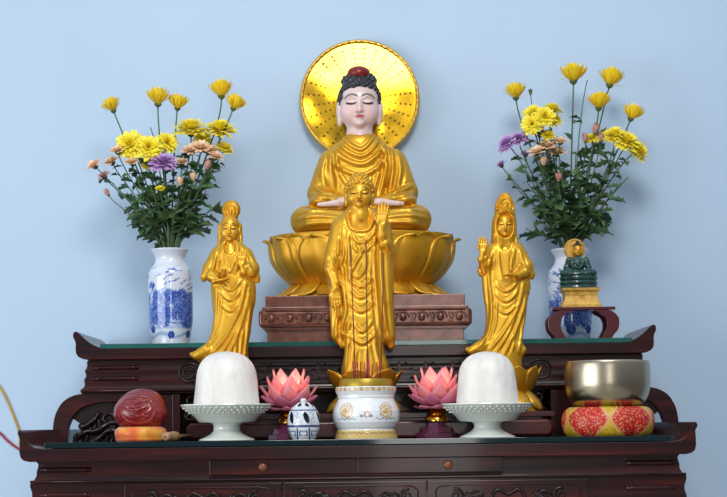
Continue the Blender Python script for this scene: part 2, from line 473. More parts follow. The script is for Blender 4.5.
def altar_table():
    T = Thing('altar_table', 'wide lower altar table of dark carved rosewood with two brown knobs and upturned scroll ends', 'table', (lx(0), 0.4, 0))
    YB = 0.87
    rows = [(25, 20.3), (17, 19.0), (12, 15.5), (8, 10.5), (5, 5.2), (3.2, 2.0), (1.6, 0.7), (0.2, 1.6), (-0.6, 3.6), (-0.4, 5.6), (0.9, 7.4), (1.6, 10),
            (1.2, 16), (1.0, 24), (2.2, 29), (5.5, 31.8), (11, 33.0)]
    g = MB().prism(slab_profile(339.5, rows, lx, lz), 0.0, YB)
    T.part('tabletop', g, WOOD, smooth=True, sharp=35, bevel=0.0012)
    g = MB(); rect_stack(g, [(33, -1), (36, -3.5), (39, -3), (43, -1.8), (47, -1.5), (51, 0.5), (54, 4.2), (58, 4.8), (61, 4.0), (65, 3), (69, 3), (73, 4.4), (78, 5), (82, 4.5), (88, 1), (94, 0), (210, 0)], 326, lx, lz, 0.035, YB - 0.02, LS)
    body = T.part('carcass', g, WOOD, smooth=True, sharp=40)
    for s in (-1, 1):                                       # two half-round bars let in at either end
        for v in (41.5, 67):
            g = MB(); ua, ub = s * 272, s * 318
            bead(g, lx(min(ua, ub)), lx(max(ua, ub)), lz(v), 0.036, 2.7 * LS)
            bar = T.part('bead_moulding', g, WOOD)
            g = MB(); a, b = lx(min(ua, ub)) - 4 * LS, lx(max(ua, ub)) + 4 * LS
            for dz in (-4.6, 4.6): bead(g, a, b, lz(v + dz), 0.040, 1.2 * LS)
            T.part('bead_moulding', g, DEEP)
    g = MB(); bead(g, lx(-329), lx(329), lz(53.3), 0.026, 1.5 * LS)
    T.part('cross_moulding', g, WOOD)
    # the drawers under the top, seamed almost invisibly, each with a round knob
    for ua, ub, uk in ((-149.5, -1.2, -95.5), (-0.8, 145.5, 90.5)):
        g = MB().box(lx(ua), lx(ub), 0.022, 0.06, lz(48.6), lz(33.2))
        d = T.part('drawer', g, WOOD, smooth=False, bevel=0.0015)
        k = MB(); zc = lz(41); xk = lx(uk)
        prof = [(0.001, 0.0), (3.2, 0.2), (4.4, 1.5), (4.6, 3.0), (3.4, 4.6), (2.2, 6.5)]
        vs, fs, n = [], [], len(prof)
        for i in range(20):
            a = 2 * PI * i / 20
            for r, dd in prof: vs.append((xk + r * LS * math.cos(a), 0.011 + dd * LS, zc + r * LS * math.sin(a)))
        for i in range(20):
            j = (i + 1) % 20
            for q in range(n - 1): fs.append((i * n + q, j * n + q, j * n + q + 1, i * n + q + 1))
        k._add(vs, fs); T.part('knob', k, KNOB, d)
    # carved panels
    for ua, ub in ((-235, -77), (-75, 68), (70, 231)):
        g = MB(); g.box(lx(ua), lx(ub), 0.020, 0.05, lz(190), lz(57))
        p = T.part('carved_panel', g, WOOD, smooth=False, bevel=0.001)
        m = (ua + ub) / 2; w = (ub - ua) / 2 - 8
        g = MB()
        pts = [(lx(m - w), 0.020, lz(150)), (lx(m - w), 0.020, lz(66)), (lx(m - w + 5), 0.020, lz(62.5)), (lx(m - w + 16), 0.02, lz(61.2)), (lx(m + w - 16), 0.02, lz(61.2)), (lx(m + w - 5), 0.02, lz(62.5)), (lx(m + w), 0.02, lz(66)), (lx(m + w), 0.02, lz(150))]
        g.tube(pts, 0.8 * LS, 6); T.part('panel_border', g, WOOD, p)
        g = MB()
        crest = [(-18, 78), (-15, 70), (-10, 66.5), (-5, 68.5), (0, 71), (5, 68.5), (10, 66.5), (15, 70), (18, 78)]
        g.tube([(lx(m + q[0]), 0.018, lz(q[1])) for q in catmull(crest, 4)], 1.9 * LS, 8)
        for s in (-1, 1):
            for j, (du, v, r0, st) in enumerate(((36, 76, 9, 0.4), (52, 72, 7, 1.2), (30, 90, 10, 2), (62, 88, 9, 0.5))):
                spiral(g, lx(m + s * du), 0.017, lz(v), r0 * LS, 1.5, 1.7 * LS, s, st if s > 0 else PI - st)
            for j in range(5):                              # leaf tips fanning out of the crest
                a = 0.25 + j * 0.32
                x0, v0 = m + s * 26, 80
                g.tube([(lx(x0), 0.018, lz(v0)), (lx(x0 + s * 9 * math.cos(a)), 0.015, lz(v0 - 9 * math.sin(a))), (lx(x0 + s * 17 * math.cos(a * 0.8)), 0.019, lz(v0 - 14 * math.sin(a * 0.8)))], [1.2 * LS, 2.2 * LS, 0.4 * LS], 7)
        T.part('relief_carving', g, DEEP, p)
    for s in (-1, 1):
        for y in (0.09, YB - 0.09):
            g = MB(); x = lx(s * 305)
            prof = [(0.040, lz(205)), (0.046, lz(214)), (0.034, lz(224)), (0.03, lz(260)), (0.036, 0.06), (0.044, 0.03), (0.03, 0.0)]
            g.lathe(prof, (x, y), 24); T.part('leg', g, WOOD)
    return T
altar_table()

def glass(name, xa, xb, ya, yb, zt, th, label, gm):
    g = MB().box(xa, xb, ya, yb, zt - th, zt)
    single(name, g, gm, label, 'glass sheet', ((xa + xb) / 2, (ya + yb) / 2, zt - th), smooth=False, bevel=0.0008)
glass('glass_sheet', lx(-314), lx(314), 0.006, 0.435, LGZ, 5.4 * LS, 'dark green-edged glass sheet covering the lower altar table', GLASSD)
glass('glass_sheet', ux(-265), ux(268), UY + 0.004, UY + 0.40, UGZ, 4.6 * US, 'bright teal-edged glass sheet on the upper altar tier under the vases', GLASS)

# ------------------------------------------------------------------ altar: upper tier
def altar_tier():
    T = Thing('altar_tier', 'dark rosewood upper tier with key-fret apron and carved arched ends on the lower table', 'altar tier', (ux(0), UY + 0.2, lz(20.3)))
    Y0, YB = UY, UY + 0.41
    rows = [(34, -79.4), (26, -80.5), (18, -84.5), (11, -90), (7, -94.2), (4, -96.6), (1.8, -97), (0.3, -95.6), (-0.2, -93), (0.2, -90.4), (1.6, -88), (2.4, -85), (2.2, -80), (2.6, -75), (5, -71.5), (9, -69.5), (14, -68.8)]
    g = MB().prism(slab_profile(291.5, rows, ux, uz), Y0, YB)
    T.part('tier_top', g, WOOD, smooth=True, sharp=35, bevel=0.0012)
    g = MB(); rect_stack(g, [(-69, -1), (-66, 0.3), (-63, 0), (-60.5, 0.8), (-57.5, 2.4), (-54.5, 1.4), (-52, 1.4), (-48.5, 3.2), (-45, 2.6), (-41.8, 3.2), (-39, 6.2), (-36.5, 6.6), (-34, 5)], 279, ux, uz, Y0 + 0.022, YB - 0.01, US)
    T.part('apron', g, WOOD, smooth=True, sharp=40)
    for s in (-1, 1):
        for v in (-60.6, -49.6):
            g = MB(); a, b = sorted((ux(s * 229), ux(s * 272)))
            bead(g, a, b, uz(v), Y0 + 0.023, 2.5 * US); T.part('bead_moulding', g, WOOD)
            g = MB()
            for dz in (-4.2, 4.2): bead(g, a - 3 * US, b + 3 * US, uz(v + dz), Y0 + 0.026, 1.1 * US)
            T.part('bead_moulding', g, DEEP)
        g = MB(); xm, zm = ux(s * 176), uz(-54.5)           # coin-shaped medallion
        for r0, rr in ((10.5, 1.1), (6.5, 0.7)):
            g.tube([(xm + r0 * US * math.cos(2 * PI * i / 28), Y0 + 0.018, zm + r0 * 0.9 * US * math.sin(2 * PI * i / 28)) for i in range(29)], rr * US, 6)
        for i in range(4):
            a = PI / 4 + i * PI / 2
            g.tube([(xm + 2 * US * math.cos(a), Y0 + 0.02, zm + 2 * US * math.sin(a)), (xm + 6 * US * math.cos(a), Y0 + 0.02, zm + 6 * US * math.sin(a))], 0.9 * US, 6)
        T.part('medallion', g, DEEP)
    # key-fret carving
    g = MB(); yv = Y0 + 0.0165
    for i in range(11):
        u0 = -148 + i * 27
        for path in ([(0, 0), (20, 0), (20, 15), (6, 15), (6, 6), (14, 6), (14, 10.5)], [(20, 0), (27, 0)]):
            if i == 10 and len(path) == 2: continue
            for (a, b), (c, d) in zip(path[:-1], path[1:]):
                xa, xb = sorted((ux(u0 + a), ux(u0 + c))); za, zb = sorted((uz(-62 + b), uz(-62 + d))); w = 0.95 * US
                g.box(xa - w, xb + w, yv - 0.006, yv + 0.004, za - w, zb + w)
    T.part('fret_carving', g, DEEP, smooth=False)
    g = MB()
    for v in (-65.2, -43.6): g.box(ux(-160), ux(160), Y0 + 0.013, Y0 + 0.03, uz(v + 1), uz(v - 1))
    T.part('fret_border', g, DEEP, smooth=False, bevel=0.0006)
    g = MB(); bead(g, ux(-284), ux(284), uz(-37.6), Y0 + 0.012, 1.9 * US); T.part('lip_moulding', g, WOOD)
    # arched ends
    ZB = lz(20.3)
    vb = (ZC - ZB) / US
    for s in (-1, 1):
        out = catmull([(262, -35), (287, -34.5), (302, -28.5), (310.5, -17), (314, -3), (315, vb)], 5)
        inn = catmull([(252, -26), (270, -25), (286, -20), (295, -10), (299.5, 2), (301, vb)], 5)
        poly = [(ux(s * 240), uz(-35))] + [(ux(s * u), uz(v)) for u, v in out] + [(ux(s * u), uz(v)) for u, v in reversed(inn)] + [(ux(s * 240), uz(-27))]
        g = MB().prism(poly, Y0 + 0.018, Y0 + 0.05); arch = T.part('arched_end', g, WOOD, smooth=True, sharp=35, bevel=0.002)
        back = [(u, v) for u, v in inn if v <= -5 and u < 296]
        poly = [(ux(s * 240), uz(-27))] + [(ux(s * u), uz(v)) for u, v in back] + [(ux(s * 288), uz(-5)), (ux(s * 286), uz(vb)), (ux(s * 240), uz(vb))]
        g = MB().prism(poly, Y0 + 0.036, Y0 + 0.046); T.part('carving_ground', g, DEEP, arch, smooth=False)
        g = MB()                                            # dragon scrolls inside the arch
        rnd = random.Random(5 + s)
        cen = [(288, vb - 9, 8, 1.4), (276, vb - 20, 9, 1.6), (262, vb - 8, 9, 1.5), (259, vb - 27, 8, 1.5), (246, vb - 16, 9, 1.5), (244, vb - 32, 7, 1.3), (236, vb - 7, 8, 1.4)]
        for u, v, r0, t in cen:
            spiral(g, ux(s * u), Y0 + 0.03, uz(v), r0 * US, t, 2.1 * US, s * (1 if rnd.random() < .5 else -1), rnd.uniform(0, 6), 0.9)
        for q in ([(296, vb - 2), (284, vb - 14), (270, vb - 16), (256, vb - 24), (240, vb - 22)], [(290, vb - 2), (272, vb - 6), (258, vb - 16), (240, vb - 12)], [(268, vb - 34), (274, vb - 26), (284, vb - 20), (288, vb - 22)]):
            pp = catmull(q, 5); n = len(pp)
            g.tube([(ux(s * p[0]), Y0 + 0.026 + 0.004 * math.sin(i), uz(p[1])) for i, p in enumerate(pp)], [(2.2 + 1.2 * math.sin(PI * i / n)) * US for i in range(n)], 8)
        T.part('scroll_carving', g, DEEP, arch)
        a, b = sorted((ux(s * 242), ux(s * 190)))
        g = MB().box(a, b, Y0 + 0.024, Y0 + 0.05, ZB, uz(-33)); T.part('end_panel', g, WOOD, smooth=False, bevel=0.001)
        a, b = sorted((ux(s * 194), ux(s * 186)))
        g = MB().box(a, b, Y0 + 0.018, Y0 + 0.055, ZB, uz(-33)); T.part('post', g, WOOD, smooth=False, bevel=0.0015)
        for u, v, r0, st in ((174, -27, 8, 0.5), (160, -30, 6, 1.0), (178, -12, 7, 2.0), (96, vb - 6, 8, 1), (84, vb - 13, 8, 2.2), (70, vb - 5, 7, .3), (58, vb - 12, 7, 3), (60, -29, 6, 1)):
            g = MB(); spiral(g, ux(s * u), Y0 + 0.03, uz(v), r0 * US, 1.4, 1.6 * US, s, st); T.part('scroll_carving', g, DEEP)
        for q in ([(182, -8), (172, -18), (160, -24), (146, -30)], [(104, vb - 2), (90, vb - 10), (74, vb - 10), (52, vb - 18), (40, vb - 14)]):
            pp = catmull(q, 5); n = len(pp)
            g = MB().tube([(ux(s * p[0]), Y0 + 0.03, uz(p[1])) for p in pp], [(1.2 + 1.5 * math.sin(PI * i / n)) * US for i in range(n)], 8); T.part('vine_carving', g, DEEP)
    g = MB().box(ux(-278), ux(278), YB - 0.04, YB - 0.02, ZB, uz(-34)); 
    g2 = MB().box(ux(-242), ux(242), YB - 0.04, YB - 0.02, ZB, uz(-34)); T.part('back_panel', g2, DEEP, smooth=False)
    return T
altar_tier()

# ------------------------------------------------------------------ long low bench under the three standing statues
BY = 0.325
BENZ = ZC + 11.6 * S(BY)
def bench():
    s = S(BY); z0 = LGZ; z1 = BENZ
    xa, xb = P(189, 430, BY).x, P(551, 430, BY).x
    T = Thing('low_bench', 'long low red mahogany bench with rounded ends running behind the cake stands', 'bench', ((xa + xb) / 2, BY, z0))
    def rr(xa, xb, z0, z1, r):
        pts = []
        for cx, cz, a0 in ((xb - r, z1 - r, 0), (xa + r, z1 - r, 90), (xa + r, z0 + r, 180), (xb - r, z0 + r, 270)):
            for i in range(7):
                a = math.radians(a0 + 15 * i); pts.append((cx + r * math.cos(a), cz + r * math.sin(a)))
        return pts
    h = z1 - z0
    g = MB().prism(rr(xa, xb, z0, z0 + h * 0.70, h * 0.3), BY - 0.072, BY + 0.09); T.part('bench_body', g, RAILW, sharp=40, bevel=0.008, segs=4)
    g = MB().prism(rr(xa + 0.012, xb + 0.004, z0 + h * 0.78, z1, h * 0.09), BY - 0.068, BY + 0.09); T.part('bench_top', g, RAILW, sharp=40, bevel=0.002)
    g = MB().box(xa + 0.03, xb - 0.03, BY - 0.06, BY + 0.08, z0 + h * 0.68, z0 + h * 0.80); T.part('bench_neck', g, DEEP, smooth=False)
bench()
# ------------------------------------------------------------------ heads and hands for the sculpted figures
def head(F, cx, cy, cd, kx, ky, neck_to, neck_r, ears=True):
    """eye line at (cx, cy); kx, ky scale a face 39 px wide and 48 px tall"""
    kd = kx
    def e(x, y, d, rx, ry, rd, k=1.5):
        F.ell((cx + x * kx, cy + y * ky, cd + d * kd), (rx * kx, ry * ky, rd * kd), k * kx)
    e(0, -5, 2, 20, 22, 21); e(0, 9.2, -2.5, 18.6, 15.8, 15.5, 6)
    for s in (-1, 1): e(s * 9.5, 8, -8, 8.6, 9, 8.6, 4)
    F.cap((cx, cy - 2 * ky, cd - 18.2 * kd), (cx, cy + 8 * ky, cd - 20.8 * kd), 1.6 * kx, 2.3 * kx, 2.4 * kx)
    e(0, 8.2, -20.6, 2.7, 2.2, 2.5, 1.2)
    for s in (-1, 1):
        e(s * 2.7, 8.8, -19, 1.7, 1.5, 1.8, 1.0)
        e(s * 8.3, -0.4, -15.6, 5.3, 2.9, 2.9, 1.6)
        F.chain([(cx + s * 2.6 * kx, cy - 4.2 * ky, cd - 18.4 * kd), (cx + s * 8.3 * kx, cy - 7.2 * ky, cd - 17.6 * kd), (cx + s * 13.8 * kx, cy - 5 * ky, cd - 13.6 * kd)], [0.8 * kx, 1.0 * kx, 0.7 * kx], 2.2 * kx)
    e(0, 13.0, -17.6, 4.4, 1.2, 2.0, 1.0); e(0, 15.3, -17.2, 3.6, 1.4, 2.2, 1.0); e(0, 20.2, -14.6, 5, 3.8, 4.2, 4)
    if ears:
        for s in (-1, 1):
            e(s * 20.8, 3, 0.5, 2.6, 8, 5.0, 2); e(s * 19.8, 13, -1.5, 2.6, 8.5, 3.8, 3)
    F.cap((cx, cy + 16 * ky, cd + 2 * kd), (cx, neck_to, cd + 2 * kd), neck_r, neck_r * 1.08, 3 * kx)

def face_paint(cx, cy, cd, kx, ky, base, lip, brow, lid, blush=None, urna=None, str_=1.0):
    base, lip, brow, lid = [np.array(c[:3]) for c in (base, lip, brow, lid)]
    def fn(x, y, d):
        X, Yv = np.abs(x - cx) / kx, (y - cy) / ky
        front = d < cd - 6 * kx
        col = np.tile(base, (len(x), 1))
        def mix(c, m):
            m = np.clip(m, 0, 1)[:, None] * front[:, None]; col[:] = col * (1 - m) + np.array(c[:3]) * m
        if blush is not None: mix(blush, 0.5 * np.exp(-((X - 9) / 6) ** 2 - ((Yv - 8) / 5) ** 2)); 
        yb = -5.2 - 3.0 * (1 - ((X - 8) / 6.8) ** 2)
        mix(brow, str_ * np.clip(1.5 - np.abs(Yv - yb) / 0.95, 0, 1) * (X > 2.2) * (X < 15))
        yl = 0.2 + 1.3 * (1 - ((X - 8.2) / 5.2) ** 2)
        mix(lid, str_ * np.clip(1.6 - np.abs(Yv - yl) / 0.85, 0, 1) * (X > 3.0) * (X < 13.4))
        yu = -3.4 + 1.0 * ((X - 8.2) / 5.2) ** 2
        mix(lid, 0.35 * str_ * np.clip(1.5 - np.abs(Yv - yu) / 0.45, 0, 1) * (X > 3.5) * (X < 12.5))
        mix(lip, np.clip(1.7 - 1.6 * np.sqrt((X / 5.0) ** 2 + ((Yv - 14.2) / 2.5) ** 2), 0, 1))
        if urna is not None: mix(urna, np.clip(2.2 - np.sqrt(X ** 2 + (Yv + 8) ** 2) / 0.8, 0, 1))
        return col
    return fn

def hand(F, wrist, up, side, size, curl=0.25, thumb=1, r=None, fan=0.10):
    """palm, four unequal fingers and a thumb; wrist (px, py, depth), up and side as (x, -py, depth) directions"""
    W = Vector((wrist[0], -wrist[1], wrist[2])); U = Vector(up).normalized(); Sd = Vector(side).normalized(); N = U.cross(Sd).normalized()
    r = r or size * 0.062
    to = lambda v: (v.x, -v.y, v.z)
    pl = size * 0.48
    for i in range(4):
        o = (i - 1.5) * size * 0.125
        k = W + U * pl + Sd * o
        F.cap(to(W + Sd * o * 0.55), to(k), r * 1.35, r * 1.25, r * 1.2)
        ln = size * (0.44, 0.52, 0.48, 0.36)[i if thumb < 0 else 3 - i] if False else size * (0.45, 0.53, 0.48, 0.36)[i]
        d = (U + Sd * (o / size) * fan * 8).normalized()
        p1 = k + d * ln * 0.45 + N * (ln * curl * 0.15); p2 = k + d * ln * 0.78 + N * (ln * curl * 0.55); p3 = k + d * ln * (1.0 - 0.15 * curl) + N * (ln * curl)
        F.chain([to(k), to(p1), to(p2), to(p3)], [r * 1.1, r, r * 0.92, r * 0.75], r * 0.5)
    b = W + U * size * 0.12 - Sd * size * 0.15
    t1 = b + U * size * 0.2 - Sd * size * 0.14 + N * size * 0.05; t2 = t1 + U * size * 0.2 - Sd * size * 0.02 + N * size * 0.06
    F.chain([to(W + U * size * .1 - Sd * size * .08), to(b), to(t1), to(t2)], [r * 1.3, r * 1.4, r * 1.1, r * 0.8], r)

def petal_mb(base_c, ang, prof, wid, sx, sy, nu=9, nv=13, tip=2.2, cup=0.0, thick=None, ridge=0.0, rim=0.0):
    """a lotus petal following an upright profile: prof(t) -> (radius, z); wid = half width in radians * radius at its widest"""
    g = MB()
    def fn(u, v):
        r, z = prof(v)
        w = wid * (max(0.0, math.sin(PI * min(1, 0.18 + 0.82 * v) ** 1.0)) ** 0.55) * (1 - max(0, v - 0.55) ** tip * 3.2 if v > 0.55 else 1)
        w = max(w, 0.0)
        a = (u - 0.5) * 2
        q = ang + a * w
        rr = r * (1 - cup * a * a) + ridge * (1 - abs(a)) + rim * max(0.0, min(1.0, (max(abs(a), (v - 0.62) * 2.4) - 0.62) / 0.14))
        return Vector((base_c[0] + rr * math.cos(q) * sx, base_c[1] + rr * math.sin(q) * sy, z))
    g.grid(fn, nu, nv); return g

def lotus_rows(T, parent, c, rows, mat, sx, sy, thick, rim=0.0):
    for n, a0, prof, wid, cup, ridge in rows:
        for i in range(n):
            a = a0 + 2 * PI * i / n
            T.part('petal', petal_mb(c, a, prof, wid, sx, sy, 17 if rim else 9, 21 if rim else 13, cup=cup, ridge=ridge, rim=rim), mat, parent, solid=thick)

def curve_prof(pts):
    pp = catmull(pts, 8); n = len(pp) - 1
    def f(t):
        x = t * n; i = min(int(x), n - 1); k = x - i
        return pp[i][0] * (1 - k) + pp[i + 1][0] * k, pp[i][1] * (1 - k) + pp[i + 1][1] * k
    return f

# ------------------------------------------------------------------ carved pedestal of the great buddha
PY_ = UY + 0.205
PED_Z = None
def pedestal():
    global PED_Z
    m = two_tone('copper_brown_paint', rgb(92, 50, 38), rgb(126, 76, 58), 30, 0.3, 0.3, bstr=0.15, Coat_Weight=0.3)
    cv = Conv(365.5, UGZ, PY_); s = cv.s
    T = Thing('carved_pedestal', 'copper-brown stepped pedestal with a band of carved bosses under the large seated statue', 'pedestal', cv.loc)
    base = cv.apy; x = cv.x; z = UGZ
    H = base - 299.5                                         # px height
    def tier(name, hw, hd, h0, h1, bev, segs=3):
        g = MB().box(x - hw * s, x + hw * s, PY_ - hd * s, PY_ + hd * s, z + h0 * s, z + h1 * s)
        return T.part(name, g, m, bevel=bev, smooth=False, segs=segs)
    tier('foot_slab', 94.8, 55, 0, H * 0.285, 0.0015)
    tier('foot_step', 97.6, 58.5, H * 0.26, H * 0.33, 0.001)
    band = tier('carved_band', 102.8, 62, H * 0.32, H * 0.70, 0.011, 5)
    tier('upper_step', 99.4, 59, H * 0.68, H * 0.76, 0.002)
    tier('upper_slab', 96.3, 56, H * 0.75, H, 0.0015)
    zc = z + H * 0.51 * s; yf = PY_ - 62 * s
    for i in range(11):
        xb = x + (i - 5) * 18.1 * s
        g = MB().sphere((xb, yf + 0.002, zc), (4.0 * s, 2.6 * s, 4.4 * s), 14, 9); T.part('boss', g, m, band)
        g = MB()
        g.tube([(xb + 6.2 * s * math.cos(a), yf + 0.0005, zc - 1.5 * s + 6.8 * s * math.sin(a)) for a in [PI * (0.02 + 0.96 * k / 10) for k in range(11)]], 1.0 * s, 6)
        T.part('boss_arch', g, m, band)
        if i < 10:
            g = MB(); xm = xb + 9.3 * s
            spiral(g, xm, yf, zc + 2.4 * s, 2.5 * s, 1.2, 0.9 * s, 1, 0)
            T.part('scroll', g, m, band); g = MB(); spiral(g, xm, yf, zc - 3.0 * s, 2.5 * s, 1.2, 0.9 * s, -1, 2); T.part('scroll', g, m, band)
    for v in (0.345, 0.67):
        g = MB(); g.tube([(x - 96 * s, yf + 0.001, z + H * v * s), (x + 96 * s, yf + 0.001, z + H * v * s)], 1.0 * s, 6); T.part('band_bead', g, m, band)
    PED_Z = z + H * s
pedestal()

# ------------------------------------------------------------------ the great seated buddha
def seated_buddha():
    cv = Conv(362.5, PED_Z, PY_, 0.984); s = cv.s
    T = Thing('seated_buddha_statue', 'large seated Buddha statue, pale painted face and black curls, on a gold lotus throne', 'statue', cv.loc)
    # lotus throne
    c = (cv.x, PY_); z = PED_Z; sy = 0.62
    top = cv.apy - 236.5
    g = MB().lathe([(0.1 * s, z + (top - 1) * s), (87 * s, z + (top - 1) * s), (89.5 * s, z + top * s), (90 * s, z + (top - 1.5) * s), (88 * s, z + (top - 10) * s), (85 * s, z + (top - 24) * s), (74 * s, z + (top - 42) * s), (66 * s, z + (top - 50) * s), (68 * s, z + 8 * s), (80 * s, z + 1.5 * s), (81 * s, z)], c, 72, 1, sy)
    th = T.part('lotus_throne', g, GOLD2, sharp=40)
    h = top
    p1 = curve_prof([(64 * s, z + 12 * s), (78 * s, z + 22 * s), (88.5 * s, z + 36 * s), (91.5 * s, z + 48 * s), (92 * s, z + 56 * s), (96 * s, z + (h - 3.5) * s)])
    p2 = curve_prof([(62 * s, z + 11 * s), (75 * s, z + 20 * s), (85 * s, z + 34 * s), (89 * s, z + 46 * s), (89.4 * s, z + (h - 6) * s), (90.6 * s, z + (h - 0.6) * s)])
    p3 = curve_prof([(66 * s, z + 15 * s), (70 * s, z + 13 * s), (76 * s, z + 9 * s), (81 * s, z + 5 * s), (86 * s, z + 2.2 * s), (90 * s, z + 1.2 * s)])
    lotus_rows(T, th, c, [(12, -PI / 2 + PI / 12 - 0.02, p2, 0.30, 0.0, 0.4 * s), (12, -PI / 2 + 0.02, p1, 0.255, 0.03, 1.2 * s), (14, -PI / 2 + 0.05, p3, 0.22, 0.05, 2.6 * s)], GOLD2, 1.0, sy, 2.2 * s, 1.7 * s)
    # body: head, neck, chest and the two hands laid in the lap
    F = Field(318, 404, 70, 212, -52, 30, 0.5)
    head(F, 359.5, 102.7, 0, 1.0, 1.0, 142, 12.6)
    F.ell((359.5, 150, 4), (26, 16, 14), 8); F.ell((359.5, 175, 4), (24, 30, 13), 8)
    for q in (-1, 1):
        F.chain([(359.5 + q * 22, 160, 4), (361 + q * 37, 198, -6), (361 + q * 20, 207, -33)], [6, 5, 4.0], 3)
        F.chain([(361 + q * 50, 207.5, -33), (361 + q * 36, 207.5, -37), (361 + q * 18, 206, -38)], [1.4, 2.3, 4.0], 2)
    hand(F, (381, 206, -38), (-1, 0.05, -0.12), (0, -0.45, -0.9), 24, 0.15)
    hand(F, (341, 204, -39), (1, 0.0, -0.12), (0, -0.45, -0.9), 24, 0.15)
    fp = face_paint(359.5, 102.7, 0, 1.0, 1.0, rgb(220, 194, 190), rgb(180, 66, 74), rgb(60, 52, 52), rgb(40, 34, 36), rgb(236, 184, 180), (1, 1, 1))
    b = sculpt(T, 'body', F, cv, SKIN, fp, label='pale pink painted head and hands')
    # curled hair
    F = Field(335, 384, 62, 124, -24, 30, 0.5)
    F.ell((359.3, 97.0, 3), (20.3, 22.2, 21.8), 1); F.ell((359.0, 78, 3), (16.5, 9.5, 14.5), 8)
    def line(x, d):
        t = np.clip((d + 19) / 26, 0, 1)                     # front to back
        a = np.abs(x - 359.5)
        return 86.2 + 0.010 * a * a + np.clip(a - 16, 0, 9) * 3.6 * (1 - np.clip((d + 6) / 30, 0, 1)) + t * 4 + np.clip((d - 4) / 8, 0, 1) * 22
    F.clip(lambda X, Y, yy: (yy - line(X, Y)) * 0.6)
    n = 330
    for i in range(n):
        zz = 1 - 2 * (i + 0.5) / n; ph = i * 2.39996
        rr = math.sqrt(1 - zz * zz)
        x, d, yy = 359.3 + 20.5 * rr * math.cos(ph), 3 + 22 * rr * math.sin(ph), 97.0 - 22.6 * zz
        if yy < float(line(np.float32(x), np.float32(d))) - 0.8 and not (abs(x - 359.5) < 11 and yy < 75): F.ell((x, yy, d), (2.3, 2.3, 2.3), 0.5)
    for i in range(80):
        zz = 1 - 2 * (i + 0.5) / 80; ph = i * 2.39996; rr = math.sqrt(1 - zz * zz)
        if zz > -0.1: F.ell((359.0 + 16.5 * rr * math.cos(ph), 78 - 9.5 * zz, 3 + 14.5 * rr * math.sin(ph)), (2.4, 2.4, 2.4), 0.5)
    sculpt(T, 'hair', F, cv, HAIRM, label='blue-black hair of small curls')
    g = MB(); p = cv(358.6, 70.6, -3.5); g.sphere(p, (11.6 * s, 10.5 * s, 7.6 * s), 24, 14); T.part('crown_jewel', g, JEWEL, label='dark red crown jewel')
    # robe
    F = Field(287, 437, 130, 240, -58, 36, 0.75)
    F.loft([(132, 346.5, 372.5, -12, 14), (137, 340.5, 380, -15, 16), (143, 334, 387.5, -16, 17), (150, 328.5, 393, -17, 17), (162, 325, 396, -18, 17), (185, 330, 390, -18, 17), (215, 328, 392, -18, 18)], 1)
    for q, sx_, ex in ((-1, 334, 322.5), (1, 391, 403.0)):
        F.chain([(sx_ + q * 1.0, 162, 1), (ex + q * 1.0, 192, -2), (ex - q * 3, 202, -16), (ex - q * 18, 205, -29)], [15.5, 14, 11.5, 8], 6)
        F.ell((ex - q * 1.0, 202.5, -19), (14, 7.0, 16), 3)
        F.chain([(361 + q * 36, 219, 2), (361 + q * 55, 221.5, -20), (361 + q * 46, 224, -36), (361, 227, -44)], [15, 14.5, 11.5, 8], 5)
    F.ell((361, 222, -24), (56, 11, 24), 5); F.ell((361, 229, -10), (66, 7.5, 34), 4)
    F.ell((359.5, 126, -2), (12.0, 13, 13.6), 2.5, 'cut')
    L = []
    for y0, wx_ in ((146, 17), (152.5, 20), (161, 24), (172, 27)):   # cowl draping from shoulder to shoulder
        L.append(([(359 - wx_, y0 - 12), (359 - wx_ * 0.62, y0 - 2.5), (361, y0 + 4), (359 + wx_ * 0.66, y0 - 3.5), (359 + wx_, y0 - 16)], 2.0, 1.9))
    for pts, w, a in [([(336, 150), (338, 165), (344, 180), (354, 192)], 2.0, 1.7), ([(331, 152), (331, 170), (336, 190)], 2, 1.5), ([(325, 158), (322, 172), (326, 190)], 2, 1.3),
                      ([(384, 146), (386, 165), (380, 196)], 2.1, 2.0), ([(390, 146), (393, 168), (388, 198)], 2.1, 2.0), ([(397, 152), (400, 170), (396, 192)], 2.1, 1.8), ([(378, 150), (379, 170), (373, 196)], 2, 1.5),
                      ([(315, 186), (322, 192), (334, 196)], 2.0, 1.5), ([(313, 194), (322, 199), (334, 201)], 1.8, 1.3), ([(411, 186), (403, 191), (390, 196)], 2, 1.6), ([(413, 194), (404, 198), (390, 201)], 1.8, 1.3),
                      ([(298, 216), (320, 213), (345, 217), (362, 222)], 2.2, 1.3), ([(296, 222), (320, 220), (345, 224)], 2.0, 1.2), ([(425, 216), (402, 213), (380, 217), (362, 222)], 2.2, 1.3), ([(427, 222), (404, 220), (380, 224)], 2, 1.2),
                      ([(300, 229), (330, 227), (361, 231), (392, 227), (422, 229)], 2, 1.2)]: L.append((pts, w, a))
    F.relief(L, 8, 6, 0.85)
    sculpt(T, 'robe', F, cv, GOLD, label='draped gold robe')
    return T
seated_buddha()

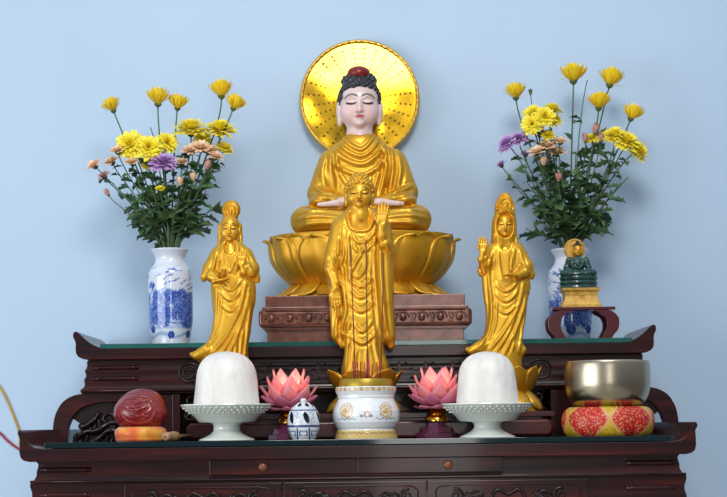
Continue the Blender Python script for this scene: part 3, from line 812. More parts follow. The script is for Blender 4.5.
# ------------------------------------------------------------------ halo
def halo():
    Y = PY_ + 0.198
    p = P(359.7, 99.5, Y); s = S(Y)
    T = Thing('halo_disc', 'round mirror-gold halo disc with rays of small studs behind the seated statue', 'halo', (p.x, Y, PED_Z))
    m, nt, b = new_mat('mirror_gold'); setp(b, Base_Color=rgb(255, 200, 40), Metallic=1.0, Roughness=0.14, Coat_Weight=0.5, Coat_Roughness=0.08)
    n = noise(nt, 6, 1); bump(nt, b, n.outputs['Fac'], 0.5, 0.02)
    stud = flat('stud_brass', rgb(88, 64, 14), 0.4, 0.3)
    rimm = flat('rim_gilding', rgb(222, 178, 84), 0.35, 0.8)
    def ring(prof):
        g = MB(); vs, fs = [], []; N = 96; n_ = len(prof)
        for i in range(N):
            a = 2 * PI * i / N
            for r, y in prof: vs.append((p.x + r * s * math.cos(a), Y + y, p.z + r * s * math.sin(a)))
        for i in range(N):
            j = (i + 1) % N
            for k in range(n_ - 1): fs.append((i * n_ + k, j * n_ + k, j * n_ + k + 1, i * n_ + k + 1))
        g._add(vs, fs); return g
    g = ring([(0.01, -0.004), (20, -0.0035), (40, -0.002), (56, 0.0), (57.5, 0.0), (57.5, 0.008), (0.01, 0.008)])
    g.mi = 1
    for k in range(28):                                     # studs, part of the plate's pattern
        a = 2 * PI * (k + 0.5) / 28
        for r in (26, 31, 36, 41, 46, 51):
            if r == 26 and k % 2: continue
            yy = -0.003 + 0.003 * (r / 56)
            g.sphere((p.x + r * s * math.cos(a), Y + yy, p.z + r * s * math.sin(a)), (1.2 * s, 0.8 * s, 1.2 * s), 8, 6)
    T.part('plate', g, [m, stud])
    g = ring([(56.2, -0.001), (56.8, -0.006), (58, -0.0075), (59.2, -0.006), (60, -0.001), (60, 0.009), (56.2, 0.009), (56.2, -0.001)])
    rim = T.part('rim', g, rimm)
    g = MB(); N = 110; pts = []
    for i in range(N * 3 + 1):
        a = 2 * PI * i / (N * 3); w = 0.75 * math.sin(i * 2 * PI / 6)
        pts.append((p.x + (57.6 + w) * s * math.cos(a), Y - 0.0075, p.z + (57.6 + w) * s * math.sin(a)))
    g.tube(pts, 0.55 * s, 5); T.part('rope_edge', g, rimm, rim)
    g = MB().tube([(p.x, Y + 0.012, UGZ + 0.001), (p.x, Y + 0.012, p.z)], 0.006, 10); T.part('post', g, BRASS)
    g = MB().box(p.x - 0.06, p.x + 0.06, Y - 0.002, Y + 0.03, UGZ, UGZ + 0.012); T.part('foot', g, BRASS, bevel=0.002, smooth=False)
halo()

# ------------------------------------------------------------------ the standing buddha in front
def gold_lotus(T, cv, base_py, top_py, r_top, r_bot, nn=10, sy=0.92):
    s = cv.s; z = cv.z; c = (cv.x, cv.Y); h = (cv.apy - top_py)
    g = MB().lathe([(0.05 * s, z + h * 0.86 * s), (r_top * 0.74 * s, z + h * 0.86 * s), (r_top * 0.72 * s, z + h * 0.7 * s), (r_bot * 0.62 * s, z + h * 0.46 * s), (r_bot * 0.6 * s, z + h * 0.38 * s), (r_bot * 0.9 * s, z + h * 0.1 * s), (r_bot * 0.95 * s, z)], c, 48, 1, sy)
    b = T.part('lotus_base', g, GOLD2, sharp=40)
    p1 = curve_prof([(r_bot * 0.6 * s, z + h * 0.42 * s), (r_top * 0.74 * s, z + h * 0.56 * s), (r_top * 0.88 * s, z + h * 0.78 * s), (r_top * 0.95 * s, z + h * 0.92 * s), (r_top * s, z + h * 1.0 * s)])
    p2 = curve_prof([(r_bot * 0.58 * s, z + h * 0.46 * s), (r_bot * 0.74 * s, z + h * 0.36 * s), (r_bot * 0.92 * s, z + h * 0.22 * s), (r_bot * 1.0 * s, z + h * 0.09 * s), (r_bot * 1.02 * s, z + h * 0.03 * s)])
    w = PI / nn
    p1b = curve_prof([(r_bot * 0.6 * s, z + h * 0.42 * s), (r_top * 0.70 * s, z + h * 0.54 * s), (r_top * 0.80 * s, z + h * 0.70 * s), (r_top * 0.84 * s, z + h * 0.80 * s), (r_top * 0.86 * s, z + h * 0.86 * s)])
    lotus_rows(T, b, c, [(nn, w * (0 if nn % 2 else 1), p1, w * 1.05, 0.02, 0), (nn, w * (1 if nn % 2 else 0), p1b, w * 1.1, 0.02, 0.6 * s), (nn, -PI / 2 + w, p2, w * 1.0, 0.03, 1.2 * s)], GOLD2, 1.0, sy, 1.4 * s)

def standing_buddha():
    cv = Conv(364.5, BENZ, BY, 0.992); s = cv.s
    T = Thing('standing_buddha_statue', 'golden standing Buddha statue with raised hand, behind the white incense bowl', 'statue', cv.loc)
    gold_lotus(T, cv, cv.apy, 370.0, 39, 36, 7)
    F = Field(326, 394, 168, 312, -34, 18, 0.42)
    head(F, 359.4, 192.7, -1, 0.66, 0.60, 213, 10.4)
    F.ell((360, 224, 1), (17, 15, 10.4), 5); F.ell((361, 250, 1), (20, 30, 8), 6)
    F.chain([(336.5, 250, -2), (333, 272, -5), (335.5, 288, -9)], [6, 5.5, 3.6], 2)
    hand(F, (335.8, 288, -9), (0.06, -1, -0.02), (1, 0.06, 0), 20, 0.12, r=1.3, fan=0.03)
    F.chain([(386, 252, -6), (381.5, 236, -16), (381.5, 226, -18)], [6, 5, 3.8], 2)
    hand(F, (381.8, 227, -18), (0.05, 1, -0.05), (0.9, 0, -0.35), 23, -0.2, r=1.45, fan=0.045)
    fp0 = face_paint(359.4, 192.7, -1, 0.66, 0.60, GOLDC, rgb(150, 50, 30), rgb(120, 74, 14), rgb(70, 40, 14))
    def fp(x, y, d):
        col = fp0(x, y, d)
        u, v = x - 361.0, y - 220.5                          # small red auspicious cross on the breast
        au, av = np.abs(u), np.abs(v)
        m = ((au < 0.42) & (av < 2)) | ((av < 0.42) & (au < 2)) | ((np.abs(av - 1.9) < 0.42) & (au < 2) & (u * v < 0)) | ((np.abs(au - 1.9) < 0.42) & (av < 2) & (u * v > 0))
        m &= d < -4
        col[m] = np.array(rgb(170, 50, 24)[:3]); return col
    sculpt(T, 'body', F, cv, GOLDP, fp)
    F = Field(342, 377, 168, 206, -20, 20, 0.42)
    F.ell((359.4, 189.2, 1), (14.2, 13.4, 14.6), 1); F.ell((359.4, 177.5, 1), (9, 6, 8.5), 3)
    def line(x, d):
        a = np.abs(x - 359.4)
        return 183 + 0.012 * a * a + np.clip(a - 11, 0, 6) * 3.0 * (1 - np.clip((d + 4) / 18, 0, 1)) + np.clip((d - 2) / 6, 0, 1) * 16
    F.clip(lambda X, Y, yy: (yy - line(X, Y)) * 0.6)
    n = 330
    for i in range(n):
        zz = 1 - 2 * (i + 0.5) / n; ph = i * 2.39996; rr = math.sqrt(1 - zz * zz)
        x, d, yy = 359.4 + 14.3 * rr * math.cos(ph), 1 + 14.7 * rr * math.sin(ph), 189.2 - 13.5 * zz
        if yy < float(line(np.float32(x), np.float32(d))) - 0.4 and not (abs(x - 359.4) < 7.5 and yy < 178): F.ell((x, yy, d), (1.6, 1.6, 1.6), 0.5)
    for i in range(60):
        zz = 1 - 2 * (i + 0.5) / 60; ph = i * 2.39996; rr = math.sqrt(1 - zz * zz)
        if zz > -0.1: F.ell((359.4 + 9 * rr * math.cos(ph), 177.5 - 6 * zz, 1 + 8.5 * rr * math.sin(ph)), (1.5, 1.5, 1.5), 0.5)
    sculpt(T, 'hair', F, cv, GOLD2)
    # robe
    F = Field(318, 402, 205, 382, -30, 26, 0.6)
    F.loft([(205, 350, 370, -6, 9), (209.5, 344, 377, -9, 11), (215, 338, 383, -12, 12), (223, 335, 386, -13, 12), (240, 335, 386, -14, 12), (262, 336, 388, -15, 12), (290, 338, 389, -14, 12), (311, 338, 390, -14, 12), (335, 342, 386, -15, 13), (346, 345, 384, -15, 13), (354, 344, 385, -15, 13), (366, 340.5, 389.5, -16, 15), (376, 342, 388, -16, 15)], 1)
    F.chain([(339, 226, 0), (333, 256, -2), (331.5, 268, -4), (336, 282, -7)], [8.5, 8.5, 7.0, 5.2], 5)
    F.chain([(333, 258, 1), (335, 300, 4), (337.5, 334, 4), (343, 344, 2)], [7, 6, 6.5, 4], 4)
    F.chain([(382, 226, 0), (387, 250, -4), (384.5, 244, -13)], [8.5, 8, 6], 5)
    F.chain([(386.5, 252, -3), (387, 300, -2), (388, 336, 0), (391, 345, 1)], [7.5, 6.5, 7.5, 4], 4)
    F.ell((360.5, 214, -12), (12, 14.5, 8), 2.5, 'cut')
    L = [([(347, 212), (350, 226), (356, 230.5), (366, 230.5), (371, 226), (374, 212)], 1.4, 1.5)]
    for y in (240, 249): L.append(([(352, y - 6), (358, y + 2), (368, y), (374, y - 9)], 1.7, 1.6))
    L += [([(366, 238), (362, 252), (356, 262), (352, 272), (358, 277), (365, 268), (367, 250)], 1.7, 1.8), ([(347, 232), (349, 255), (350, 285)], 1.8, 2.0), ([(343, 228), (344, 250), (340, 266)], 1.7, 1.6),
          ([(336, 250), (341, 262), (344, 278)], 1.7, 1.6), ([(330, 262), (338, 272)], 1.5, 1.2), ([(339, 238), (338, 255)], 1.5, 1.3),
          ([(375, 232), (374, 262), (377, 300), (380, 335)], 1.8, 1.9), ([(380, 244), (381, 270), (384, 310), (388, 340)], 1.8, 1.8), ([(371, 250), (370, 280), (372, 310)], 1.6, 1.4)]
    for y, w in ((284, 12), (295, 11), (309, 12), (329, 9), (341, 12)):
        cx = 361 + (y - 300) * 0.03
        L.append(([(cx - w, y - 7), (cx - w * 0.5, y - 0.5), (cx, y + 2.5), (cx + w * 0.5, y - 0.5), (cx + w, y - 7)], 1.7, 1.7))
    L += [([(343, 285), (346, 310), (341, 330), (347, 336)], 1.7, 1.7), ([(340, 290), (337, 320), (336, 338)], 1.6, 1.4), ([(349, 318), (347, 345), (345, 372)], 1.8, 1.8), ([(356, 350), (354, 374)], 1.6, 1.4), ([(366, 350), (367, 374)], 1.6, 1.4), ([(374, 330), (376, 350), (381, 372)], 1.8, 1.8), ([(381, 330), (384, 344)], 1.5, 1.4), ([(351, 330), (350, 345)], 1.5, 1.2)]
    F.relief(L, 4, 5, 0.75)
    sculpt(T, 'robe', F, cv, GOLD)
    return T
standing_buddha()

# ------------------------------------------------------------------ the two robed bodhisattvas at either side
def guanyin(name, label, apx, prm):
    cv = Conv(apx, BENZ, BY, 0.993); s = cv.s
    T = Thing(name, label, 'statue', cv.loc)
    gold_lotus(T, cv, cv.apy, prm['lotus_top'], prm['rt'], prm['rb'], 9)
    hx, hy = prm['head']; X = lambda dx: hx + dx
    F = Field(hx - 30, hx + 34, hy - 16, hy + 66, -28, 16, 0.36)
    head(F, hx, hy, -1, prm['kx'], prm['ky'], hy + 20, 4.6, ears=prm['hood'] is False)
    F.ell((hx + 1, hy + 32, 0), (13, 16, 8), 4); F.ell((hx + 1, hy + 52, 0), (13, 16, 7), 4)
    q = prm['raise']; rx, ry = prm['rhand']
    F.chain([(hx + q * 20, hy + 46, -5), (rx + q * 1.5, ry + 14, -13), (rx, ry + 7, -15)], [4.5, 3.6, 2.4], 2)
    hand(F, (rx, ry + 8, -15), (0.02 * q, 1, -0.05), (1, 0, 0), 16, -0.12, r=1.05, fan=0.08)
    lx_, ly = prm['lhand']
    F.chain([(hx - q * 18, hy + 46, -5), (lx_ - q * 8, ly + 3.5, -14), (lx_ - q * 4, ly + 3.5, -17)], [4.5, 3.0, 2.4], 2)
    hand(F, (lx_ - q * 6, ly + 3.2, -17), (q, 0.1, -0.2), (0, 0.1, -1), 14, 0.2, r=1.0)
    sculpt(T, 'body', F, cv, GOLDP, face_paint(hx, hy, -1, prm['kx'], prm['ky'], GOLDC, rgb(140, 62, 24), rgb(120, 74, 14), rgb(60, 36, 14)))
    if prm['hood'] is False:
        F = Field(hx - 17, hx + 20, hy - 31, hy + 34, -18, 18, 0.4)
        F.ell((hx, hy - 2.2, 2), (10.4, 11.2, 10.6), 1)
        F.cap((hx, hy - 10, 2), (hx + 0.8, hy - 16, 2), 7, 7, 2); F.ell((hx + 0.8, hy - 20, 3), (9.6, 9.8, 6.5), 1.5)
        for q2 in (-1, 1):
            F.chain([(hx + q2 * 10.0, hy - 4, 1), (hx + q2 * 10.4, hy + 8, 1), (hx + q2 * 10.2, hy + 18, -3), (hx + q2 * 10.4, hy + 34, -9)], [2.2, 2.2, 2.4, 1.6], 1.5)
        F.clip(lambda X_, Y_, yy: np.minimum(np.minimum((yy - (hy - 8.6 + 0.05 * (X_ - hx) ** 2)) * 0.6, 9.8 - np.abs(X_ - hx)), -1 - Y_))
        F.relief([([(hx - 5.5, hy - 13), (hx - 6.4, hy - 20), (hx - 3.5, hy - 26), (hx + 0.8, hy - 28), (hx + 5, hy - 26), (hx + 8, hy - 20), (hx + 7, hy - 13)], 1.0, 1.0),
                  ([(hx - 2.6, hy - 13), (hx - 3.0, hy - 19), (hx + 0.8, hy - 23), (hx + 4.6, hy - 19), (hx + 4.2, hy - 13)], 0.9, 0.9), ([(hx + .8, hy - 20), (hx + .8, hy - 14)], 1.6, 1.0)] +
                 [([(hx - 7 + i * 3.1, hy - 11), (hx - 5.4 + i * 3.1, hy - 13.4), (hx - 4 + i * 3.1, hy - 11)], 0.7, 0.9) for i in range(5)], 2, 3)
        sculpt(T, 'crown_and_hair', F, cv, GOLD2)
    else:
        F = Field(hx - 20, hx + 22, hy - 37, hy + 60, -20, 18, 0.42)
        F.loft([(hy - 33, hx - 2.5, hx + 3, -3, 5), (hy - 29, hx - 6.5, hx + 7, -7, 7), (hy - 22, hx - 9, hx + 9.5, -9, 9), (hy - 13, hx - 10, hx + 10.6, -11, 10.5), (hy - 4, hx - 12.5, hx + 12, -12, 11), (hy + 10, hx - 13, hx + 12.5, -10, 11), (hy + 18, hx - 14, hx + 14.5, -8, 11), (hy + 28, hx - 15, hx + 17, -8, 11), (hy + 55, hx - 15, hx + 17, -8, 10)], 1, sm=1.5)
        F.ell((hx, hy + 1.5, -13), (9.2, 13.2, 12.5), 1.5, 'cut'); F.ell((hx, hy + 32, -15), (8, 22, 9), 2.0, 'cut')
        F.relief([([(hx - 9, hy - 10), (hx - 4, hy - 12.5), (hx, hy - 13), (hx + 4, hy - 12.5), (hx + 9, hy - 10)], 1.1, 1.3),
                  ([(hx - 5, hy - 14), (hx - 5.5, hy - 20), (hx, hy - 26.5), (hx + 5.5, hy - 20), (hx + 5, hy - 14)], 1.0, 1.2), ([(hx, hy - 21), (hx, hy - 15)], 2.0, 1.2),
                  ([(hx - 9, hy - 14), (hx - 8, hy - 22), (hx, hy - 31), (hx + 8, hy - 22), (hx + 9.4, hy - 14)], 0.9, 0.8)] +
                 [([(hx - 9 + i * 3.2, hy - 13), (hx - 7.4 + i * 3.2, hy - 16), (hx - 6 + i * 3.2, hy - 13)], 0.7, 1.0) for i in range(5)] +
                 [([(hx - 11, hy + 10), (hx - 12, hy + 30), (hx - 11, hy + 54)], 1.2, 1.0), ([(hx + 11.5, hy + 10), (hx + 13, hy + 30), (hx + 12, hy + 54)], 1.2, 1.0)], 2, 3)
        sculpt(T, 'veil', F, cv, GOLD2)
    F = Field(prm['box'][0], prm['box'][1], hy + 6, prm['box'][2], -26, 22, 0.55)
    F.loft(prm['rows'], 1)
    for pts, rs, k in prm['limbs']: F.chain(pts, rs, k)
    F.ell((hx, hy + 17, -9), (5.6, 9, 6.5), 2.0, 'cut')
    F.relief(prm['folds'], 4, 5, 0.58)
    sculpt(T, 'robe', F, cv, GOLD)
    return T, cv

def mirror_u(cx, ys, w, d=7): return [([(cx - w, y - d), (cx - w * .5, y - .8), (cx, y + 2), (cx + w * .5, y - .8), (cx + w, y - d)], 1.5, 1.6) for y in ys]

def two_guanyin():
    rows = [(237.5, 225, 236, -4, 7), (242, 219, 243, -7, 9), (248, 214, 248, -9, 9), (255, 211.5, 250.5, -10, 9), (268, 212, 251, -10, 9), (285, 210.5, 256, -11, 10), (300, 212, 256, -11, 10), (317, 213, 253, -11, 10), (335, 210, 250.5, -12, 11), (343, 206, 248, -13, 12), (349, 199, 248, -13, 12), (354, 194, 249, -13, 11), (358, 194, 249, -13, 11), (362, 200, 248, -13, 12), (368, 207, 246, -12, 12)]
    limbs = [([(217, 254, 0), (211, 268, -3), (213, 276, -9), (219, 280, -13)], [6.5, 7.5, 6, 4.5], 4), ([(210, 268, -3), (205, 276, -5), (204, 279, -5)], [7, 4, 2.4], 3),
             ([(246, 254, 0), (252, 268, -3), (251, 272, -9), (247, 268, -12)], [6.5, 7, 6, 4.5], 4), ([(252, 268, -3), (257, 278, -4), (258, 281, -4)], [6.5, 3.4, 2.2], 3),
             ([(206, 350, -9), (197, 355, -10), (193, 354, -9)], [5, 4, 2.5], 5)]
    folds = [([(223, 246), (224, 262), (228, 273)], 1.4, 1.4), ([(238, 246), (239, 262), (236, 273)], 1.4, 1.4), ([(226, 258), (231, 272), (237, 258)], 1.1, 0.8), ([(217, 252), (214, 268), (208, 276)], 1.4, 1.3), ([(221, 250), (219, 268)], 1.3, 1.2), ([(246, 255), (252, 270), (256, 278)], 1.4, 1.3)]
    folds += mirror_u(231, (288, 298, 309), 10) + [([(246, 284), (242, 305), (228, 335), (214, 352)], 1.6, 1.7), ([(249, 290), (246, 312), (236, 340), (228, 358)], 1.6, 1.7), ([(251, 295), (249, 325), (245, 358)], 1.6, 1.6), ([(242, 318), (232, 338), (221, 356)], 1.4, 1.4),
              ([(217, 288), (217, 312), (213, 335), (205, 348)], 1.6, 1.6), ([(222, 296), (220, 318), (214, 338)], 1.4, 1.3), ([(238, 330), (236, 358)], 1.3, 1.2), ([(244, 330), (241, 358)], 1.3, 1.2)]
    T, cv = guanyin('robed_bodhisattva_statue', 'golden robed statue with round topknot crown holding a small lotus, behind the left cake', 227.5,
                    dict(head=(230, 228), kx=0.465, ky=0.555, hood=False, lotus_top=368, rt=24, rb=25, rhand=(243, 258), lhand=(224, 278), box=(186, 264, 378), rows=rows, limbs=limbs, folds=folds, **{'raise': 1}))
    s = cv.s                                                # the little lotus it carries
    for k, (r, h) in enumerate(((6.5, 4), (4.4, 8))):
        for i in range(6):
            a = 2 * PI * i / 6 + k * 0.5; p0 = cv(224, 277, -19)
            g = MB().grid(lambda u, v: p0 + Vector(((r * v) * s * math.cos(a) - (u - .5) * 4.6 * s * math.sin(PI * (0.15 + 0.85 * v)) * math.sin(a), (r * v) * s * math.sin(a) + (u - .5) * 4.6 * s * math.sin(PI * (0.15 + .85 * v)) * math.cos(a), h * s * v ** 1.3)), 5, 6)
            if k == 0 and i == 0: hold = T.part('carried_lotus', MB().sphere(p0 + Vector((0, 0, 1.5 * s)), (3 * s, 3 * s, 3.5 * s), 12, 8), GOLD2)
            T.part('petal', g, GOLD2, hold, solid=0.9 * s)
    rows = [(235, 498, 512, -4, 7), (239.5, 493, 517, -7, 9), (245, 488, 522, -9, 9), (252, 485.5, 525, -10, 9), (268, 485, 527, -10, 9), (285, 484, 531, -11, 10), (300, 485, 528, -11, 10), (317, 486, 525.5, -11, 10), (332, 484, 522, -12, 11), (339, 480, 522, -13, 12), (344, 473, 522, -13, 12), (349, 468, 524, -13, 11), (353, 469, 524, -13, 11), (358, 478, 522, -13, 12), (370, 490, 522, -12, 12)]
    limbs = [([(493, 250, 0), (487, 264, -3), (486, 262, -9), (484, 258, -12)], [6.5, 7, 5.5, 4], 4), ([(486, 262, -3), (481, 270, -4), (480, 273, -4)], [6.5, 3.8, 2.4], 3), ([(486, 266, -2), (489, 300, 0), (491, 320, 0)], [5, 3.5, 4], 4),
             ([(517, 250, 0), (525, 266, -3), (522, 273, -9), (516, 276, -13)], [7, 7.5, 6, 4.5], 4), ([(526, 266, -3), (531, 274, -4), (532, 277, -4)], [7, 3.8, 2.2], 3),
             ([(480, 345, -9), (471, 350, -10), (467, 349, -9)], [5, 4, 2.4], 5), ([(516, 346, -4), (522, 350, -5)], [7, 4], 3)]
    folds = [([(497, 250), (499, 268), (502, 280)], 1.4, 1.3), ([(513, 250), (512, 262)], 1.4, 1.2), ([(519, 250), (523, 266), (529, 274)], 1.4, 1.3), ([(491, 252), (488, 270), (490, 300)], 1.4, 1.3)]
    folds += mirror_u(505, (289, 299, 311), 11) + [([(523, 282), (518, 305), (503, 332), (488, 350)], 1.6, 1.7), ([(525, 290), (521, 315), (510, 340), (502, 356)], 1.6, 1.7), ([(526, 297), (523, 325), (518, 352)], 1.5, 1.5), ([(516, 315), (506, 335), (495, 352)], 1.4, 1.4), ([(490, 290), (491, 315), (487, 333), (479, 345)], 1.6, 1.6), ([(495, 300), (495, 320), (490, 338)], 1.4, 1.3), ([(515, 330), (511, 352)], 1.2, 1.2)]
    T, cv = guanyin('robed_bodhisattva_statue', 'golden veiled statue raising one hand and carrying a small bottle, behind the right cake', 511,
                    dict(head=(504.4, 223.8), kx=0.455, ky=0.50, hood=True, lotus_top=367, rt=31, rb=31, rhand=(482, 245), lhand=(509, 273), box=(460, 540, 378), rows=rows, limbs=limbs, folds=folds, **{'raise': -1}))
    s = cv.s; p = cv(509.5, 271, -19)
    g = MB().lathe([(1.3 * s, p.z + 20 * s), (0.9 * s, p.z + 18 * s), (0.9 * s, p.z + 13 * s), (2.6 * s, p.z + 8 * s), (2.4 * s, p.z + 4 * s), (1.3 * s, p.z + 1 * s), (1.8 * s, p.z - 0.6 * s)], (p.x, p.y), 16); T.part('carried_bottle', g, GOLD2)
two_guanyin()
# ------------------------------------------------------------------ things along the front of the lower table
def painted_lathe(prof, c, segs, paint, Rn, holes=None, lobes=None, sy=1.0):
    """finely meshed turned form (prof: rows (radius, z) in metres, sampled Rn times) whose pigment is paint(angle, t)"""
    pp = np.array([p for p in prof], float)
    dl = np.concatenate([[0], np.cumsum(np.hypot(np.diff(pp[:, 0]), np.diff(pp[:, 1])))]); t = np.linspace(0, dl[-1], Rn)
    r = np.interp(t, dl, pp[:, 0]); z = np.interp(t, dl, pp[:, 1])
    a = np.linspace(0, 2 * PI, segs, endpoint=False) - PI / 2 + PI
    A, R = np.meshgrid(a, r, indexing='ij'); _, Z = np.meshgrid(a, z, indexing='ij')
    K = 1.0 if lobes is None else lobes(A, Z)
    v = np.stack([c[0] + R * K * np.cos(A), c[1] + R * K * np.sin(A) * sy, Z], -1).reshape(-1, 3)
    i = np.arange(segs)[:, None]; k = np.arange(Rn - 1)[None, :]; j = (i + 1) % segs
    q = np.stack([i * Rn + k, i * Rn + k + 1, j * Rn + k + 1, j * Rn + k], -1).reshape(-1, 4)
    F_ = np.mod(A + PI / 2 + PI, 2 * PI) - PI                # 0 faces the room, positive to the right
    if holes is not None:
        m = holes(F_, Z, R).reshape(-1); q = q[~m[q].all(axis=1)]
    return v, q, paint(F_.reshape(-1), Z.reshape(-1), R.reshape(-1))

def wobble(x, y, k):
    return np.sin(x * 1.7 * k + 1.3 * np.sin(y * 2.3 * k)) * np.cos(y * 1.9 * k + 1.1 * np.sin(x * 2.9 * k)) + 0.5 * np.sin(x * 4.1 * k + y * 3.7 * k)

PORC = flat('white_porcelain', rgb(226, 228, 230), 0.12, Coat_Weight=0.5)
CELADON = None
def plates_and_cakes():
    m, nt, b = new_mat('pale_celadon_glaze'); setp(b, Base_Color=rgb(214, 221, 213), Roughness=0.18, Coat_Weight=0.5)
    cake, nt2, b2 = new_mat('white_icing'); setp(b2, Roughness=0.6)
    n = noise(nt2, 16, 5, stretch=(1, 1, 0.5)); r = ramp(nt2, n.outputs['Fac'], [(0.3, rgb(208, 203, 198)), (0.5, rgb(228, 223, 216)), (0.75, rgb(240, 238, 236))]); nt2.links.new(r.outputs['Color'], b2.inputs['Base Color'])
    b2.inputs['Subsurface Weight'].default_value = 0.25; b2.inputs['Subsurface Radius'].default_value = (0.01, 0.008, 0.006)
    n2 = noise(nt2, 60, 6, stretch=(1, 1, .6)); bump(nt2, b2, n2.outputs['Fac'], 0.8, 0.004)
    for k, (px, rim, lab, clab) in enumerate(((227, 404.5, 'pale celadon pedestal cake stand left of the small blue and white censer', 'white domed cake on the left stand, wider and rounder of the two cakes'),
                                  (487.5, 403.5, 'pale celadon pedestal cake stand between the right lotus lamp and the bell bowl', 'white domed cake on the right stand, before the veiled statue'))):
        Y = (0.122, 0.102)[k]; cv = Conv(px, LGZ, Y); s = cv.s; z = LGZ; h = (cv.apy - rim)
        T = Thing('cake_stand', lab, 'cake stand', cv.loc, 'celadon cake stands')
        Z = lambda q: z + q * s
        prof = [(0.1 * s, Z(h - 5)), (30 * s, Z(h - 5)), (42 * s, Z(h - 1.5)), (45.6 * s, Z(h + 0.2)), (46 * s, Z(h - 0.8)), (44.6 * s, Z(h - 2.4)), (39.5 * s, Z(h - 6.5)), (32.5 * s, Z(h - 12)), (28.5 * s, Z(h - 16.8)), (27 * s, Z(h - 17.8)), (16 * s, Z(h - 18.2)), (13.2 * s, Z(h - 21)),
                (13.5 * s, Z(9.6)), (17 * s, Z(6.2)), (23 * s, Z(3.2)), (27.6 * s, Z(1.3)), (28.2 * s, Z(0.3)), (27.5 * s, Z(0)), (20 * s, Z(0)), (0.1 * s, Z(1))]
        g = MB().lathe(prof, (cv.x, Y), 80, lobes=lambda a, zz: 1 + (0.008 * math.cos(24 * a) if zz > Z(h - 4) else 0)); pl = T.part('plate', g, m, sharp=60)
        g = MB(); N = 44                                     # raised lacework under the rim
        for row, (rr, dz, sz) in enumerate(((43.2, -3.4, 1.25), (40.4, -5.8, 1.1), (37.6, -8.2, 1.0))):
            for i in range(N):
                a = 2 * PI * (i + 0.5 * (row % 2)) / N
                g.sphere((cv.x + rr * s * math.cos(a), Y + rr * s * math.sin(a), Z(h + dz)), sz * s, 7, 5)
        T.part('lace_edge', g, m, pl)
        # cake
        c0 = Z(h - 5) + 0.0002
        H = (rim - 351.5) * s + 5 * s
        R = (33.4, 31.6)[k] * s
        prof = [(0.001, 1.0), (0.18, 0.992), (0.38, 0.965), (0.56, 0.918), (0.70, 0.85), (0.80, 0.77), (0.87, 0.67), (0.905, 0.55), (0.935, 0.38), (0.965, 0.2), (0.985, 0.06), (0.985, 0.0)]
        prof = [(p[0] * R, c0 + p[1] * H) for p in catmull(prof, 4)]
        rnd = random.Random(k + 3); ph = [rnd.uniform(0, 6) for _ in range(6)]
        g = MB().lathe(prof, (cv.x, Y), 72, lobes=lambda a, zz: 1 + 0.008 * math.sin(3 * a + ph[0]) + 0.006 * math.sin(7 * a + ph[1] + 30 * zz) + 0.004 * math.sin(13 * a + ph[2] - 60 * zz))
        single('domed_cake', g, cake, clab, 'cake', (cv.x, Y, c0), 'white domed cakes')
plates_and_cakes()

